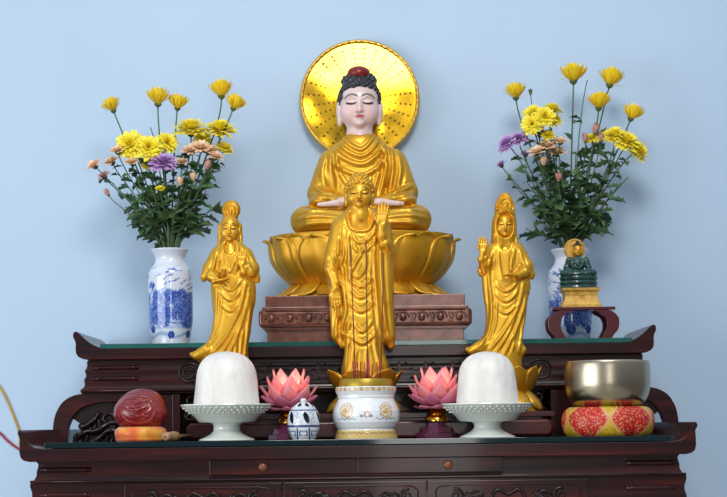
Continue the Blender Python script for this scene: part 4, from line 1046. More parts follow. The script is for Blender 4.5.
def incense_bowl():
    Y = 0.135; cv = Conv(366.5, LGZ, Y); s = cv.s; z = LGZ
    T = Thing('incense_bowl', 'white porcelain incense bowl with gold dragons and gold foot before the standing statue', 'incense burner', cv.loc)
    Z = lambda py: z + (cv.apy - py) * s
    mat = painted('decorated_porcelain', 0.14, 0.0, Coat_Weight=0.5)
    prof = [(28.6, 398), (29.5, 388), (30.0, 386.8), (30.6, 387.2), (30.8, 391), (29.2, 394.5), (27.8, 397), (28.6, 400), (31.4, 405.5), (33.4, 411), (33.8, 416), (33, 422), (30.5, 427), (28.6, 429.4), (29.4, 430.4), (30.6, 432), (31.6, 438), (31.8, cv.apy), (2, cv.apy)]
    W = np.array(rgb(226, 230, 232)[:3]); G = np.array(rgb(198, 152, 66)[:3]); BL = np.array(rgb(120, 142, 170)[:3]); RD = np.array(rgb(186, 92, 70)[:3])
    def paint(a, zz, r):
        py = cv.apy - (zz - z) / s; x = a * r / s
        c = np.tile(W, (len(a), 1))
        def mix(col, m): c[m] = col
        foot = py > 430.2; mix(np.array(rgb(206, 176, 104)[:3]), foot)
        zig = np.abs(np.mod(x, 5.0) - 2.5) * 0.9 + 431.6
        mix(np.array(rgb(120, 92, 44)[:3]), foot & (np.abs(py - zig) < 0.55)); mix(W * 0.9, foot & (py > 438.3))
        band = (py > 388) & (py < 391.4) & (r > 29.9 * s); mix(np.array(rgb(206, 190, 160)[:3]), band)
        mix(np.array(rgb(150, 112, 70)[:3]), band & (np.mod(x, 6) < 2.6) & (wobble(x, py, 1.2) > -0.2))
        for sx in (-1, 1):
            dx = (x - sx * 21.5) * sx; dy = py - 411
            ang = np.arctan2(dy, dx); rad = np.hypot(dx, dy * 1.05)
            sp = np.abs(np.mod(rad + 0.9 * wobble(x, py, 0.5) - 1.15 * ang + 1.0, 3.4) - 1.7)
            mix(G, (rad < 8.8 + 1.2 * wobble(x, py, 0.7)) & (sp < 0.95 + 0.7 * wobble(x + 4, py, 0.9)) & (py > 400))
            mix(G, (rad < 3.0) & (wobble(x, py, 1.6) > -0.35)); mix(BL, (rad > 7) & (rad < 11) & (wobble(x + 3, py, 1.1) > 0.75) & (dy > 0))
            mix(BL, (np.abs(py - 419 - np.sin(x) * 0.7) < 0.5) & (np.abs(dx) < 12))
        rad = np.hypot(x - 0.5, py - 414.5)
        mix(RD, (rad < 3.4) & (wobble(x, py, 1.4) > -0.1)); mix(G, (np.abs(x - .5) < 1) & (py > 407) & (py < 411.5)); mix(BL, (np.abs(np.abs(x) - 5) < 1.4) & (np.abs(py - 416) < 1.2)); mix(W, rad < 1.0)
        return c
    v, q, pc = painted_lathe([(r * s, Z(p)) for r, p in prof], (cv.x, Y), 288, paint, 190)
    T.part('bowl', mesh_np('bowl', v - np.array(T.loc), q, pc), mat)
    # ash mound heaped in a gilt liner
    liner = flat('olive_gilt_liner', rgb(168, 138, 44), 0.38, 0.55)
    ash = two_tone('incense_ash', rgb(120, 112, 80), rgb(160, 148, 106), 60, 0.9, bstr=0.4)
    g = MB().lathe([(24.6 * s, Z(379.6)), (25.6 * s, Z(379.4)), (26.2 * s, Z(380.6)), (27.0 * s, Z(388)), (25.5 * s, Z(395)), (20 * s, Z(397.5)), (0.2 * s, Z(397.8))], (cv.x, Y), 48, cap=False); T.part('liner', g, liner, sharp=50, solid=0.0015)
    cup = curve_prof([(16 * s, Z(384)), (21 * s, Z(379)), (24 * s, Z(374)), (24.5 * s, Z(371.5))])
    g = MB().lathe([(0.1 * s, Z(379.5)), (14 * s, Z(380)), (25 * s, Z(382)), (25 * s, Z(386)), (0.1 * s, Z(386))], (cv.x, Y), 40); T.part('ash', g, ash)
    return cv, Z
IB, IBZ = incense_bowl()
def incense_sticks():
    cv, Z = IB, IBZ; s = cv.s
    red = flat('red_joss_stick', rgb(150, 26, 40), 0.7); brown = flat('brown_joss_paste', rgb(112, 66, 40), 0.8); pink = flat('magenta_joss_stick', rgb(168, 34, 84), 0.7)
    def stick(bx, by, tx, ty, depth, m1, m2, lab, grp, cut):
        a = cv(bx, 381, depth); b = cv(tx, ty, depth + 2)
        T = Thing('incense_stick', lab, 'incense stick', a, grp)
        k = a.lerp(b, cut); g = MB().tube([a, k], 0.55 * s, 6); T.part('stick', g, m1)
        if cut < 1: g = MB().tube([k, b], 0.62 * s, 6); T.part('burning_part', g, m2)
    for bx, tx, ty, lab in ((355.5, 350.5, 246, 'tall thin incense stick, leftmost of the three tall ones in the bowl'), (367.5, 366, 240, 'tall thin incense stick, middle one of the three tall ones in the bowl'), (380.5, 384, 253, 'tall thin incense stick, rightmost of the three tall ones in the bowl')):
        stick(bx, 381, tx, ty, -1, red, brown, lab, 'tall incense sticks', 0.16)
    for i, (bx, tx, ty, d) in enumerate(((354, 353.5, 361, 3), (357.5, 357.8, 362, -3), (360.5, 360.8, 361, 2), (365, 364.6, 362, -4), (369, 368.6, 358, 3), (372, 372.4, 364, -2), (377.5, 377.0, 362, 2), (379, 379.6, 361, -3), (366.8, 367, 353, 5))):
        stick(bx, 381, tx, ty, d, pink if i in (3, 4) else red, red, 'short burnt-down red incense stub among the taller sticks in the bowl', 'burnt incense stubs', 1.0)
incense_sticks()

def censer():
    Y = 0.075; cv = Conv(304, LGZ, Y); s = cv.s; z = LGZ
    T = Thing('pierced_censer', 'small round blue and white censer with a pierced lid beside the left lotus lamp', 'censer', cv.loc)
    Z = lambda py: z + (cv.apy - py) * s
    mat = painted('blue_white_glaze', 0.15, 0.0, Coat_Weight=0.4)
    B = np.array(rgb(52, 74, 120)[:3]); W = np.array(rgb(206, 212, 218)[:3]); D = np.array(rgb(28, 38, 66)[:3])
    def paint(a, zz, r):
        py = cv.apy - (zz - z) / s; x = a * r / s
        c = np.tile(W, (len(a), 1))
        for y0, w in ((425.4, 0.7), (427.0, 0.45), (410.4, 0.5)): c[np.abs(py - y0) < w] = B
        leg = (py > 427.5); fx = np.mod(x + 6, 12) - 6
        c[leg & (np.abs(np.abs(fx) - 3.6) < 0.55) & (py > 430) & (py < 436)] = B; c[leg & (np.abs(py - 431) < 0.55) & (np.abs(fx) < 3.6)] = B; c[leg & (np.abs(py - 435) < .5) & (np.abs(np.abs(fx) - 2.4) < 1.2)] = B
        c[leg & (np.abs(np.abs(fx) - 5.6) < 0.5)] = B
        band = (py > 411) & (py < 424.5); fm = np.mod(a + PI / 6, PI / 3) - PI / 6
        c[band & (wobble(x, py, 0.9) > 0.55) & (np.abs(fm) > 0.30)] = B; c[(py < 410) & (py > 406) & (wobble(x, py, 1.3) > 0.9)] = B
        hole = hol(a, zz, r, 1.35); c[hole] = D; return c
    def hol(a, zz, r, grow=1.0):
        py = cv.apy - (zz - z) / s
        f6 = np.mod(a + PI / 6 - 0.2, PI / 3) - PI / 6
        m = (((f6 * 15 - (py - 417.5) * 0.28) / 2.3) ** 2 + ((py - 417.5) / 5.2) ** 2) < grow
        f8 = np.mod(a, PI / 4) - PI / 8
        m |= (((f8 * 9.0) / 1.6) ** 2 + ((py - 405.2) / 1.6) ** 2) < grow
        return m
    prof = [(0.3, 398.5), (2.2, 399.0), (2.8, 400.5), (2.4, 402), (6, 403.3), (9.5, 405.6), (12.4, 409.2), (14.3, 413), (15.6, 418), (16.0, 423), (15.6, 428), (14.6, 432.5), (12.8, 436.6), (11.2, 438.8), (10.6, cv.apy), (0.5, cv.apy - 0.6)]
    v, q, pc = painted_lathe([(r * s, Z(p)) for r, p in catmull(prof, 3)], (cv.x, Y), 180, paint, 130, holes=lambda a, zz, r: hol(a, zz, r))
    T.part('pierced_body', mesh_np('pierced_body', v - np.array(T.loc), q, pc), mat, solid=0.0022)
    g = MB().lathe([(12.5 * s, Z(414)), (13.4 * s, Z(423)), (11 * s, Z(434)), (0.5 * s, Z(437))], (cv.x, Y), 32, cap=False); T.part('inner_cup', g, flat('dark_inside', rgb(36, 34, 38), 0.9))  # near-black cup added inside so the pierced holes look dark
censer()

def lotus_lamps():
    pet, nt, b = new_mat('pink_glass_petal'); setp(b, Base_Color=rgb(255, 188, 196), Roughness=0.10, IOR=1.35); b.inputs['Transmission Weight'].default_value = 0.45
    pet2, nt, b = new_mat('mauve_glass_petal'); setp(b, Base_Color=rgb(232, 150, 180), Roughness=0.12, IOR=1.35); b.inputs['Transmission Weight'].default_value = 0.4
    for mt, col in ((pet, rgb(255, 214, 212)), (pet2, rgb(246, 186, 210))):
        t = mt.node_tree; p0 = t.nodes['Principled BSDF']; tr = t.nodes.new('ShaderNodeBsdfTranslucent'); tr.inputs['Color'].default_value = col
        mx = t.nodes.new('ShaderNodeMixShader'); mx.inputs[0].default_value = 0.35; out = t.nodes['Material Output']
        t.links.new(p0.outputs[0], mx.inputs[1]); t.links.new(tr.outputs[0], mx.inputs[2]); t.links.new(mx.outputs[0], out.inputs['Surface'])
    cry, nt, b = new_mat('plum_crystal'); setp(b, Base_Color=rgb(120, 50, 84), Roughness=0.05, IOR=1.5); b.inputs['Transmission Weight'].default_value = 0.5
    Y = 0.185
    for k, (px, lab, powr, sd) in enumerate(((289.5, 'brightly lit pink glass lotus lamp behind the small blue and white censer', 0.55, 1), (437.5, 'pink glass lotus lamp right of the incense bowl, dimmer of the two', 0.3, 2))):
        cv = Conv(px, LGZ, Y); s = cv.s; z = LGZ; Z = lambda q: z + q * s; c = (cv.x, Y); rnd = random.Random(sd)
        T = Thing('lotus_lamp', lab, 'lamp', cv.loc, 'pink lotus lamps')
        g = MB()
        for r0, h0, r1, h1 in ((22, 0, 21, 5.0), (17.5, 5.0, 15.5, 11), (10.5, 11, 8.5, 16.5)):
            vs, fs = [], []
            for i in range(10):
                a = 2 * PI * (i + 0.5) / 10
                vs += [(c[0] + r0 * s * math.cos(a), c[1] + r0 * s * math.sin(a), Z(h0)), (c[0] + r1 * s * math.cos(a), c[1] + r1 * s * math.sin(a), Z(h1))]
            for i in range(10):
                j = (i + 1) % 10; fs.append((2 * i, 2 * j, 2 * j + 1, 2 * i + 1))
            fs += [tuple(2 * i + 1 for i in range(10)), tuple(2 * i for i in reversed(range(10)))]; g._add(vs, fs)
        T.part('crystal_base', g, cry, smooth=False, bevel=0.0012)
        prof = [(5.5, 36), (5.0, 33), (4.0, 31.5), (4.6, 29), (7.4, 27), (9.5, 24.8), (8.0, 23.4), (9.8, 21), (11.2, 18.6), (11.2, 16.6), (2, 16.4)]
        g = MB().lathe([(r * s, Z(h)) for r, h in prof], c, 32); T.part('brass_stem', g, BRASS, sharp=50)
        g = MB().lathe([(0.3 * s, Z(48)), (2.2 * s, Z(45)), (3.0 * s, Z(40)), (3.2 * s, Z(36)), (2.4 * s, Z(35))], c, 16)
        em = bpy.data.materials.get('warm_bulb') or new_mat('warm_bulb')[0]
        bb = em.node_tree.nodes['Principled BSDF']; bb.inputs['Emission Color'].default_value = (1.0, 0.72, 0.42, 1); bb.inputs['Emission Strength'].default_value = 14.0; setp(bb, Base_Color=(1, .9, .75, 1))
        T.part('bulb', g, em)
        l = bpy.data.lights.new('bulb_light', 'POINT'); l.energy = powr; l.color = (1.0, 0.66, 0.40); l.shadow_soft_size = 0.012
        o = bpy.data.objects.new('bulb_light', l); C.objects.link(o); o.location = (c[0], c[1], Z(50))
        rows = ((6, [(3.5, 36), (9.0, 45), (13.5, 57), (16.5, 70)], 9.2, pet, 0.0), (7, [(4, 35), (11, 41), (18, 50), (23, 62.5)], 9.6, pet, 0.4), (8, [(4, 34), (12, 36.5), (21, 42), (29, 53)], 9.6, pet, 0.1), (8, [(4.5, 33), (12, 33), (22, 37), (30.5, 43.5)], 8.4, pet2, 0.5), (7, [(4.5, 32.5), (11, 30.5), (18, 29.5), (24.5, 32)], 8.0, pet2, 0.2))
        for n, pr, w, mt, a0 in rows:
            f = curve_prof([(r * s, Z(h - 0.5)) for r, h in pr])
            for i in range(n):
                a = a0 + 2 * PI * i / n + rnd.uniform(-0.06, 0.06)
                g = MB()
                def fn(u, v):
                    r, zz = f(v); a_ = (u - 0.5) * 2
                    ww = w * s * (math.sin(PI * (0.12 + 0.70 * v)) ** 0.8) * (1 - max(0, (v - 0.6) / 0.4) ** 2 * 0.96)
                    dz = abs(a_) ** 2 * 2.2 * s * (1 - v * .4)
                    rr = r - abs(a_) * 1.4 * s
                    return Vector((c[0] + rr * math.cos(a) - a_ * ww * math.sin(a), c[1] + rr * math.sin(a) + a_ * ww * math.cos(a), zz + dz))
                g.grid(fn, 5, 9); T.part('petal', g, mt, solid=0.0016)
lotus_lamps()

def bell_bowl():
    Y = 0.16; cv = Conv(608, LGZ, Y); s = cv.s; z = LGZ; Z = lambda py: z + (cv.apy - py) * s
    T = Thing('bell_cushion', 'round red and gold brocade cushion under the brass bell bowl', 'cushion', cv.loc)
    mat = painted('silk_brocade', 0.45, 0.0, bstr=0.3, bscale=220, bdist=0.0012)
    RED = np.array(rgb(186, 20, 30)[:3]); CR = np.array(rgb(222, 84, 70)[:3]); YE = np.array(rgb(204, 168, 40)[:3]); OG = np.array(rgb(150, 122, 24)[:3]); GD = np.array(rgb(216, 160, 96)[:3])
    nl = 6
    def paint(a, zz, r):
        py = cv.apy - (zz - z) / s
        f = np.mod(a - 0.41 + PI / nl, 2 * PI / nl) - PI / nl
        mid = 421.0; h = 15.5
        w = PI / nl * (0.97 - 0.62 * np.clip(np.abs(py - 418.5) / 17.0, 0, 1.3) ** 1.5)
        red = np.abs(f) < w
        x = a * r / s
        c = np.tile(YE, (len(a), 1)); wv = wobble(x, py, 0.55)
        c[wv > 0.5] = OG
        sw = np.abs(wobble(x + 2, py * 1.1, 0.27)); gold = red & ((sw < 0.12) | ((wobble(x, py, 0.36) > 0.8) & (wobble(x + 3, py, 0.8) > 0.0)))
        c[red] = RED; c[red & (wobble(x, py, 0.5) > 0.8)] = RED * 0.7; c[gold] = GD
        edge = np.abs(np.abs(f) - w) < 0.035; c[edge] = GD * 0.9
        return c
    prof = [(8, 411), (20, 410.5), (30, 407.5), (37, 406.8), (42.5, 409), (46, 414), (47.2, 420.5), (46.6, 427), (44, 433), (39, 436.8), (33, cv.apy), (2, cv.apy)]
    v, q, pc = painted_lathe([(r * s, Z(p)) for r, p in catmull(prof, 4)], (cv.x, Y), 300, paint, 150, lobes=lambda A, Zz: 1 - 0.035 * np.abs(np.cos((np.mod(A + PI / 2 - 0.41, 2 * PI)) * nl / 2)) ** 8 + 0.006 * np.sin(A * 11 + 3))
    T.part('padded_cover', mesh_np('padded_cover', v - np.array(T.loc), q, pc), mat)
    g = MB().lathe([(0.2 * s, Z(411.4)), (24 * s, Z(410.4)), (25 * s, Z(411)), (24 * s, Z(413)), (0.2 * s, Z(413))], (cv.x, Y), 32); T.part('seat_pad', g, flat('gold_silk', YE.tolist() + [1], 0.5))
    m, nt, b = new_mat('brushed_bell_bronze'); setp(b, Base_Color=rgb(176, 166, 144), Metallic=1.0, Roughness=0.25, Anisotropic=0.6)
    n = noise(nt, 14, 4, stretch=(0.4, 0.4, 30)); bump(nt, b, n.outputs['Fac'], 0.06, 0.0005)
    inner = flat('bowl_inside', rgb(120, 96, 60), 0.35, 0.9)
    base = 409.8
    prof = [(39.6, 362.2), (40.4, 361.2), (41.2, 361.6), (41.8, 364), (42.4, 372), (42.5, 381), (41.8, 389), (39.6, 397), (36, 403), (31, 407), (25, 409.2), (10, base), (0.3, base)]
    g = MB().lathe([(r * s, Z(p)) for r, p in catmull(prof, 4)], (cv.x, Y), 96, cap=False)
    t2 = Thing('bell_bowl', 'brushed bronze bell bowl resting on the red and gold cushion', 'singing bowl', (cv.x, Y, Z(base)))
    t2.part('bowl', g, m)
    prof = [(39.6, 362.2), (39.0, 372), (39.2, 381), (38, 390), (34, 400), (24, 405), (0.3, 406.5)]
    g = MB().lathe([(r * s, Z(p)) for r, p in catmull(prof, 3)], (cv.x, Y), 72, cap=False); t2.part('bowl_lining', g, inner)
bell_bowl()

def wooden_fish():
    Y = 0.14; cv = Conv(140.5, LGZ, Y); s = cv.s; z = LGZ
    T = Thing('fish_cushion', 'orange and yellow silk cushion under the carved red wooden fish', 'cushion', cv.loc)
    m, nt, b = new_mat('orange_yellow_silk'); setp(b, Roughness=0.4, Sheen_Weight=0.4)
    n = noise(nt, 22, 4); r = ramp(nt, n.outputs['Fac'], [(0.35, rgb(206, 70, 26)), (0.5, rgb(226, 116, 34)), (0.68, rgb(226, 172, 58))]); nt.links.new(r.outputs['Color'], b.inputs['Base Color'])
    Z = lambda py: z + (cv.apy - py) * s
    prof = [(10, 428.5), (17, 427), (21.5, 427), (24.6, 429.3), (25.8, 433), (25.2, 437), (22.5, cv.apy), (1, cv.apy)]
    g = MB().lathe([(r_ * s, Z(p)) for r_, p in catmull(prof, 4)], (cv.x, Y), 64, lobes=lambda a, zz: 1 + 0.012 * math.sin(9 * a)); T.part('padding', g, m)
    g = MB().lathe([(0.2 * s, Z(428.6)), (12 * s, Z(428.3)), (12 * s, Z(430)), (0.2 * s, Z(430))], (cv.x, Y), 24); T.part('seat_pad', g, m)
    bt = 428.4
    t2 = Thing('wooden_fish', 'carved dark red wooden fish drum sitting on the orange cushion', 'wooden fish', (cv.x, Y, Z(bt)))
    F = Field(112, 169, 386, 432, -26, 26, 0.5)
    F.ell((140.5, 408.5, 0), (23.5, 17.6, 20), 2); F.ell((129.5, 414, -1), (14.5, 13, 17), 8); F.ell((151.5, 414, -1), (13.8, 13, 17), 8); F.ell((140.5, 416, 0), (22, 11.5, 20), 8); F.ell((143, 400, 1), (17, 9.8, 14), 8)
    F.clip(lambda X, Yy, yy: yy - bt)
    F.ell((138, 420, -18), (8, 1.5, 12), 1.5) if False else None
    F.cap((122, 414.5, -22), (160, 414.5, -22), 0.01, 0.01, 0.5)
    L = [([(121, 406), (128, 399), (138, 396.5), (150, 397.5), (158, 404)], 1.3, 1.1), ([(128, 402), (135, 400.5), (141, 403), (146, 401), (153, 403)], 1.2, 1.4), ([(134, 404), (138, 407), (144, 406), (147, 403.5)], 1.2, 1.3),
         ([(129, 408), (137, 411), (141, 413.5), (146, 411), (151, 408.5)], 1.4, -1.8), ([(136, 409), (140, 411), (145, 409)], 1.1, 1.1), ([(123, 410), (126, 418), (134, 423), (146, 423.5), (155, 419), (158, 411)], 1.1, 0.9), ([(140, 417), (146, 416), (150, 418)], 1.0, 0.9)]
    F.relief(L, -4, 5, 0.8)
    m2 = two_tone('oxblood_lacquer', rgb(112, 16, 20), rgb(138, 26, 28), 14, 0.3, Coat_Weight=0.5)
    sculpt(t2, 'drum_body', F, cv, m2)
    # the beater
    a = cv(168.5, 434.2, -24); rr = 4.6 * s; zc = LGZ + rr
    a.z = zc; b_ = cv(187, 434, 30); b_.z = LGZ + 5.2 * s
    t3 = Thing('wooden_mallet', 'pale wooden mallet lying beside the orange cushion', 'mallet', (a.x, a.y, LGZ))
    lw = two_tone('pale_turned_wood', rgb(150, 112, 78), rgb(182, 146, 106), 30, 0.5)
    d = (b_ - a)
    g = MB().tube([a - d * 0.02, a, a + d * 0.04, a + d * 0.16, a + d * 0.3, a + d * 0.42, a + d * 0.5], [0.6 * rr, 0.92 * rr, rr, 0.98 * rr, 1.12 * rr, 1.0 * rr, 0.5 * rr], 20); t3.part('mallet_head', g, lw, sharp=60)
    g = MB().tube([a - d * 0.022, a - d * 0.03], [0.28 * rr, 0.22 * rr], 12); t3.part('handle_end', g, flat('end_grain', rgb(120, 82, 54), 0.6))
    g = MB().tube([a + d * 0.46, b_], [0.32 * rr, 0.3 * rr], 10); t3.part('handle', g, lw)
wooden_fish()

def wires():
    for name, pts, col, lab, r in (('power_cable', [(-12, 374), (0, 387), (8, 402), (15, 419), (19, 431), (20, 445)], rgb(190, 150, 50), 'yellow cable hanging down the wall behind the left end of the altar', 0.9),
                                  ('power_cable', [(-12, 424), (0, 433), (8, 441), (16, 447), (24, 452)], rgb(160, 36, 48), 'red cable running across the wall to the left end of the altar', 0.9)):
        Y = WALL_Y - 0.0034; g = MB().tube([P(x, y, Y) for i, (x, y) in enumerate([tuple(q) for q in catmull(pts, 5)])][:40], r * 1.35 * S(Y), 8)
        single(name, g, flat(name, col, 0.5), lab, 'cable', P(8, 440, Y))
wires()
# ------------------------------------------------------------------ vases
VY_L, VY_R = 0.63, 0.705
def vase(px, Y, label, seed, flip=1):
    cv = Conv(px, UGZ, Y); s = cv.s; z = UGZ; Z = lambda py: z + (343 - py) * s * (cv.apy - 249.5) / (343 - 249.5) if False else z + (cv.apy - py) * s
    T = Thing('porcelain_vase', label, 'vase', cv.loc, 'blue and white porcelain vases')
    mat = painted('cobalt_porcelain', 0.12, 0.0, Coat_Weight=0.6)
    b = cv.apy
    prof = [(10, b - 14), (16, b - 26), (20.4, 300), (20.8, 285), (19.5, 274), (14.2, 264), (13.0, 258), (15.6, 252.0), (17.9, 250.0), (18.7, 249.4), (18.9, 250.4), (17.6, 252.6), (15.5, 256.5), (14.9, 260), (16.4, 264.5), (20.0, 269), (21.9, 274), (22.2, 284), (22.3, 300), (22.1, 318), (21, 329), (19.2, 338), (18.6, b - 1), (18.0, b), (2, b)]
    W = np.array(rgb(214, 222, 236)[:3]); B1 = np.array(rgb(38, 72, 160)[:3]); B2 = np.array(rgb(96, 130, 196)[:3]); B3 = np.array(rgb(160, 182, 220)[:3])
    rnd = random.Random(seed)
    twigs = []
    for k in range(64):
        x = rnd.uniform(-70, 70); y = rnd.uniform(272, 300); a = rnd.uniform(-0.9, 0.9); l = rnd.uniform(4, 11)
        twigs.append((x, y, x + l * math.cos(a), y - l * abs(math.sin(a)) * 0.9))
    rocks = [(rnd.uniform(-70, 70), rnd.uniform(297, 324), rnd.uniform(4, 9), rnd.uniform(3, 7)) for _ in range(60)]
    dots = [(x + rnd.uniform(-2, 2), rnd.uniform(329, 336), rnd.uniform(3.6, 5.2)) for x in range(-66, 70, 23)]
    clouds = [(x + rnd.uniform(-5, 5), rnd.uniform(284, 296), rnd.uniform(5, 8), rnd.uniform(3, 5)) for x in range(-68, 70, 26)]
    def paint(a, zz, r):
        py = b - (zz - z) / s; x = flip * a * 22.0
        c = np.tile(W, (len(a), 1)); out = (r > 0.5 * s)
        wv, wv2 = wobble(x, py, 0.35), wobble(x + 7, py, 0.9)
        def mix(col, m, k=1.0): m = m & out; c[m] = c[m] * (1 - k) + col * k
        mix(B3, (py > 294) & (py < 330) & (wv > -0.6), 0.85)
        mix(B3, (py > 326) & (np.abs(py - 336 - np.sin(x * 0.2) * 2) < 1.6)); mix(B2, np.abs(py - 323 - 1.5 * np.sin(x * 0.16)) < 0.7)
        for rx, ry, ra, rb in rocks:
            d = ((x - rx) / ra) ** 2 + ((py - ry) / rb) ** 2
            mix(B2, d < 1.3 + 0.4 * wv2); mix(B1, (d < 1.0 + 0.5 * wv2) & (wv2 + wv > -0.55)); mix(W, (d < 0.9) & (wv2 > 0.95))
        for rx, ry, ra, rb in clouds:
            d = ((x - rx) / ra) ** 2 + ((py - ry) / rb) ** 2; mix(B1, (d < 0.9 + 0.6 * wv2) & (wv2 > -0.8)); mix(B2, (d > 0.8) & (d < 1.3) & (wv2 > 0.1))
        for x0, y0, x1, y1 in twigs:
            dx, dy = x1 - x0, y1 - y0; t = np.clip(((x - x0) * dx + (py - y0) * dy) / (dx * dx + dy * dy), 0, 1)
            d = np.hypot(x - x0 - t * dx, py - y0 - t * dy); mix(B2, d < 0.55, 0.9)
            mix(B1, (np.abs(np.mod(t * 4, 1) - 0.5) < 0.2) & (d < 1.3) & (wv2 > 0.1), 0.9)
        for rx, ry, ra in dots:
            d = np.hypot(x - rx, py - ry); mix(B1, d < ra + 0.4 * wv2); mix(B2, (d < ra * 0.5) & (wv2 > 0.4)); 
        mix(B2, (np.abs(py - 270.5 - 2.0 * np.sin(x * 0.13)) < 0.5) & (np.sin(x * 0.21) > -0.2))
        return c
    v, q, pc = painted_lathe([(r * s, Z(p)) for r, p in catmull(prof, 3)], (cv.x, Y), 260, paint, 260)
    T.part('vase_body', mesh_np('vase_body', v - np.array(T.loc), q, pc), mat)
    return cv
VL = vase(171.2, VY_L, 'blue and white porcelain vase at the left end of the upper tier holding flowers', 4)
VR = vase(571.0, VY_R, 'blue and white porcelain vase half hidden behind the small green Buddha statue', 9, -1)

# ------------------------------------------------------------------ cut flowers
def leafy(name, c1, c2):
    m, nt, b = new_mat(name); setp(b, Roughness=0.5)
    oi = nt.nodes.new('ShaderNodeObjectInfo'); r = ramp(nt, oi.outputs['Random'], [(0.0, c1), (1.0, c2)]); nt.links.new(r.outputs['Color'], b.inputs['Base Color']); return m
LEAF = leafy('chrysanthemum_leaf', rgb(46, 78, 46), rgb(88, 120, 74))
STEM = flat('flower_stem', rgb(72, 98, 62), 0.5); CALYX = flat('calyx_green', rgb(76, 92, 44), 0.5)
def petal_mat(name, c1, c2):
    m, nt, b = new_mat(name); setp(b, Roughness=0.5); b.inputs['Subsurface Weight'].default_value = 0.15; b.inputs['Subsurface Radius'].default_value = (0.004, 0.003, 0.001)
    a = nt.nodes.new('ShaderNodeAttribute'); a.attribute_name = 'paint'
    sx = nt.nodes.new('ShaderNodeSeparateColor'); nt.links.new(a.outputs['Color'], sx.inputs['Color'])
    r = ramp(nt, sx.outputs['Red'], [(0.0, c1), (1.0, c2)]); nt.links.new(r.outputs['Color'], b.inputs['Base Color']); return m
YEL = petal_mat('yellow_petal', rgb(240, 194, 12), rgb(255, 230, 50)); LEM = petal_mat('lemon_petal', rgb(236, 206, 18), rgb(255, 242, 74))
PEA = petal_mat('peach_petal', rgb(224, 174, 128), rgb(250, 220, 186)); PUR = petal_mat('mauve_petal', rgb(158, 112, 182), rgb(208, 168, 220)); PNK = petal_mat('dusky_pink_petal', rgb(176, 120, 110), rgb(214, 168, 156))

LEAF_MESH = []
def leaf_meshes():
    prof = [(0, .03), (.10, .04), (.18, .20), (.25, .34), (.32, .20), (.40, .26), (.50, .46), (.56, .28), (.64, .24), (.74, .36), (.80, .2), (.9, .13), (1.0, .0)]
    for k in range(5):
        rnd = random.Random(k); vs, fs = [], []
        bend, fold = rnd.uniform(0.15, 0.8), rnd.uniform(0.15, 0.5)
        n = len(prof); x = z = 0.0; lt = 0
        for i, (t, w) in enumerate(prof):
            a = -bend * t * 1.3; dt = t - lt; lt = t
            x += dt * math.cos(a); z += dt * math.sin(a)
            w *= rnd.uniform(0.82, 1.15) * 0.85
            for sgn in (-1, -0.5, 0, 0.5, 1):
                vs.append((x + abs(sgn) * w * 0.22, sgn * w, z + abs(sgn) * w * fold + (0.03 * math.sin(9 * t + sgn * 3))))
        for i in range(n - 1):
            for j in range(4):
                a = i * 5 + j; fs.append((a, a + 1, a + 6, a + 5))
        me = bpy.data.meshes.new('leaf'); me.from_pydata(vs, [], fs); me.polygons.foreach_set('use_smooth', [True] * len(fs)); me.materials.append(LEAF); LEAF_MESH.append(me)
leaf_meshes()

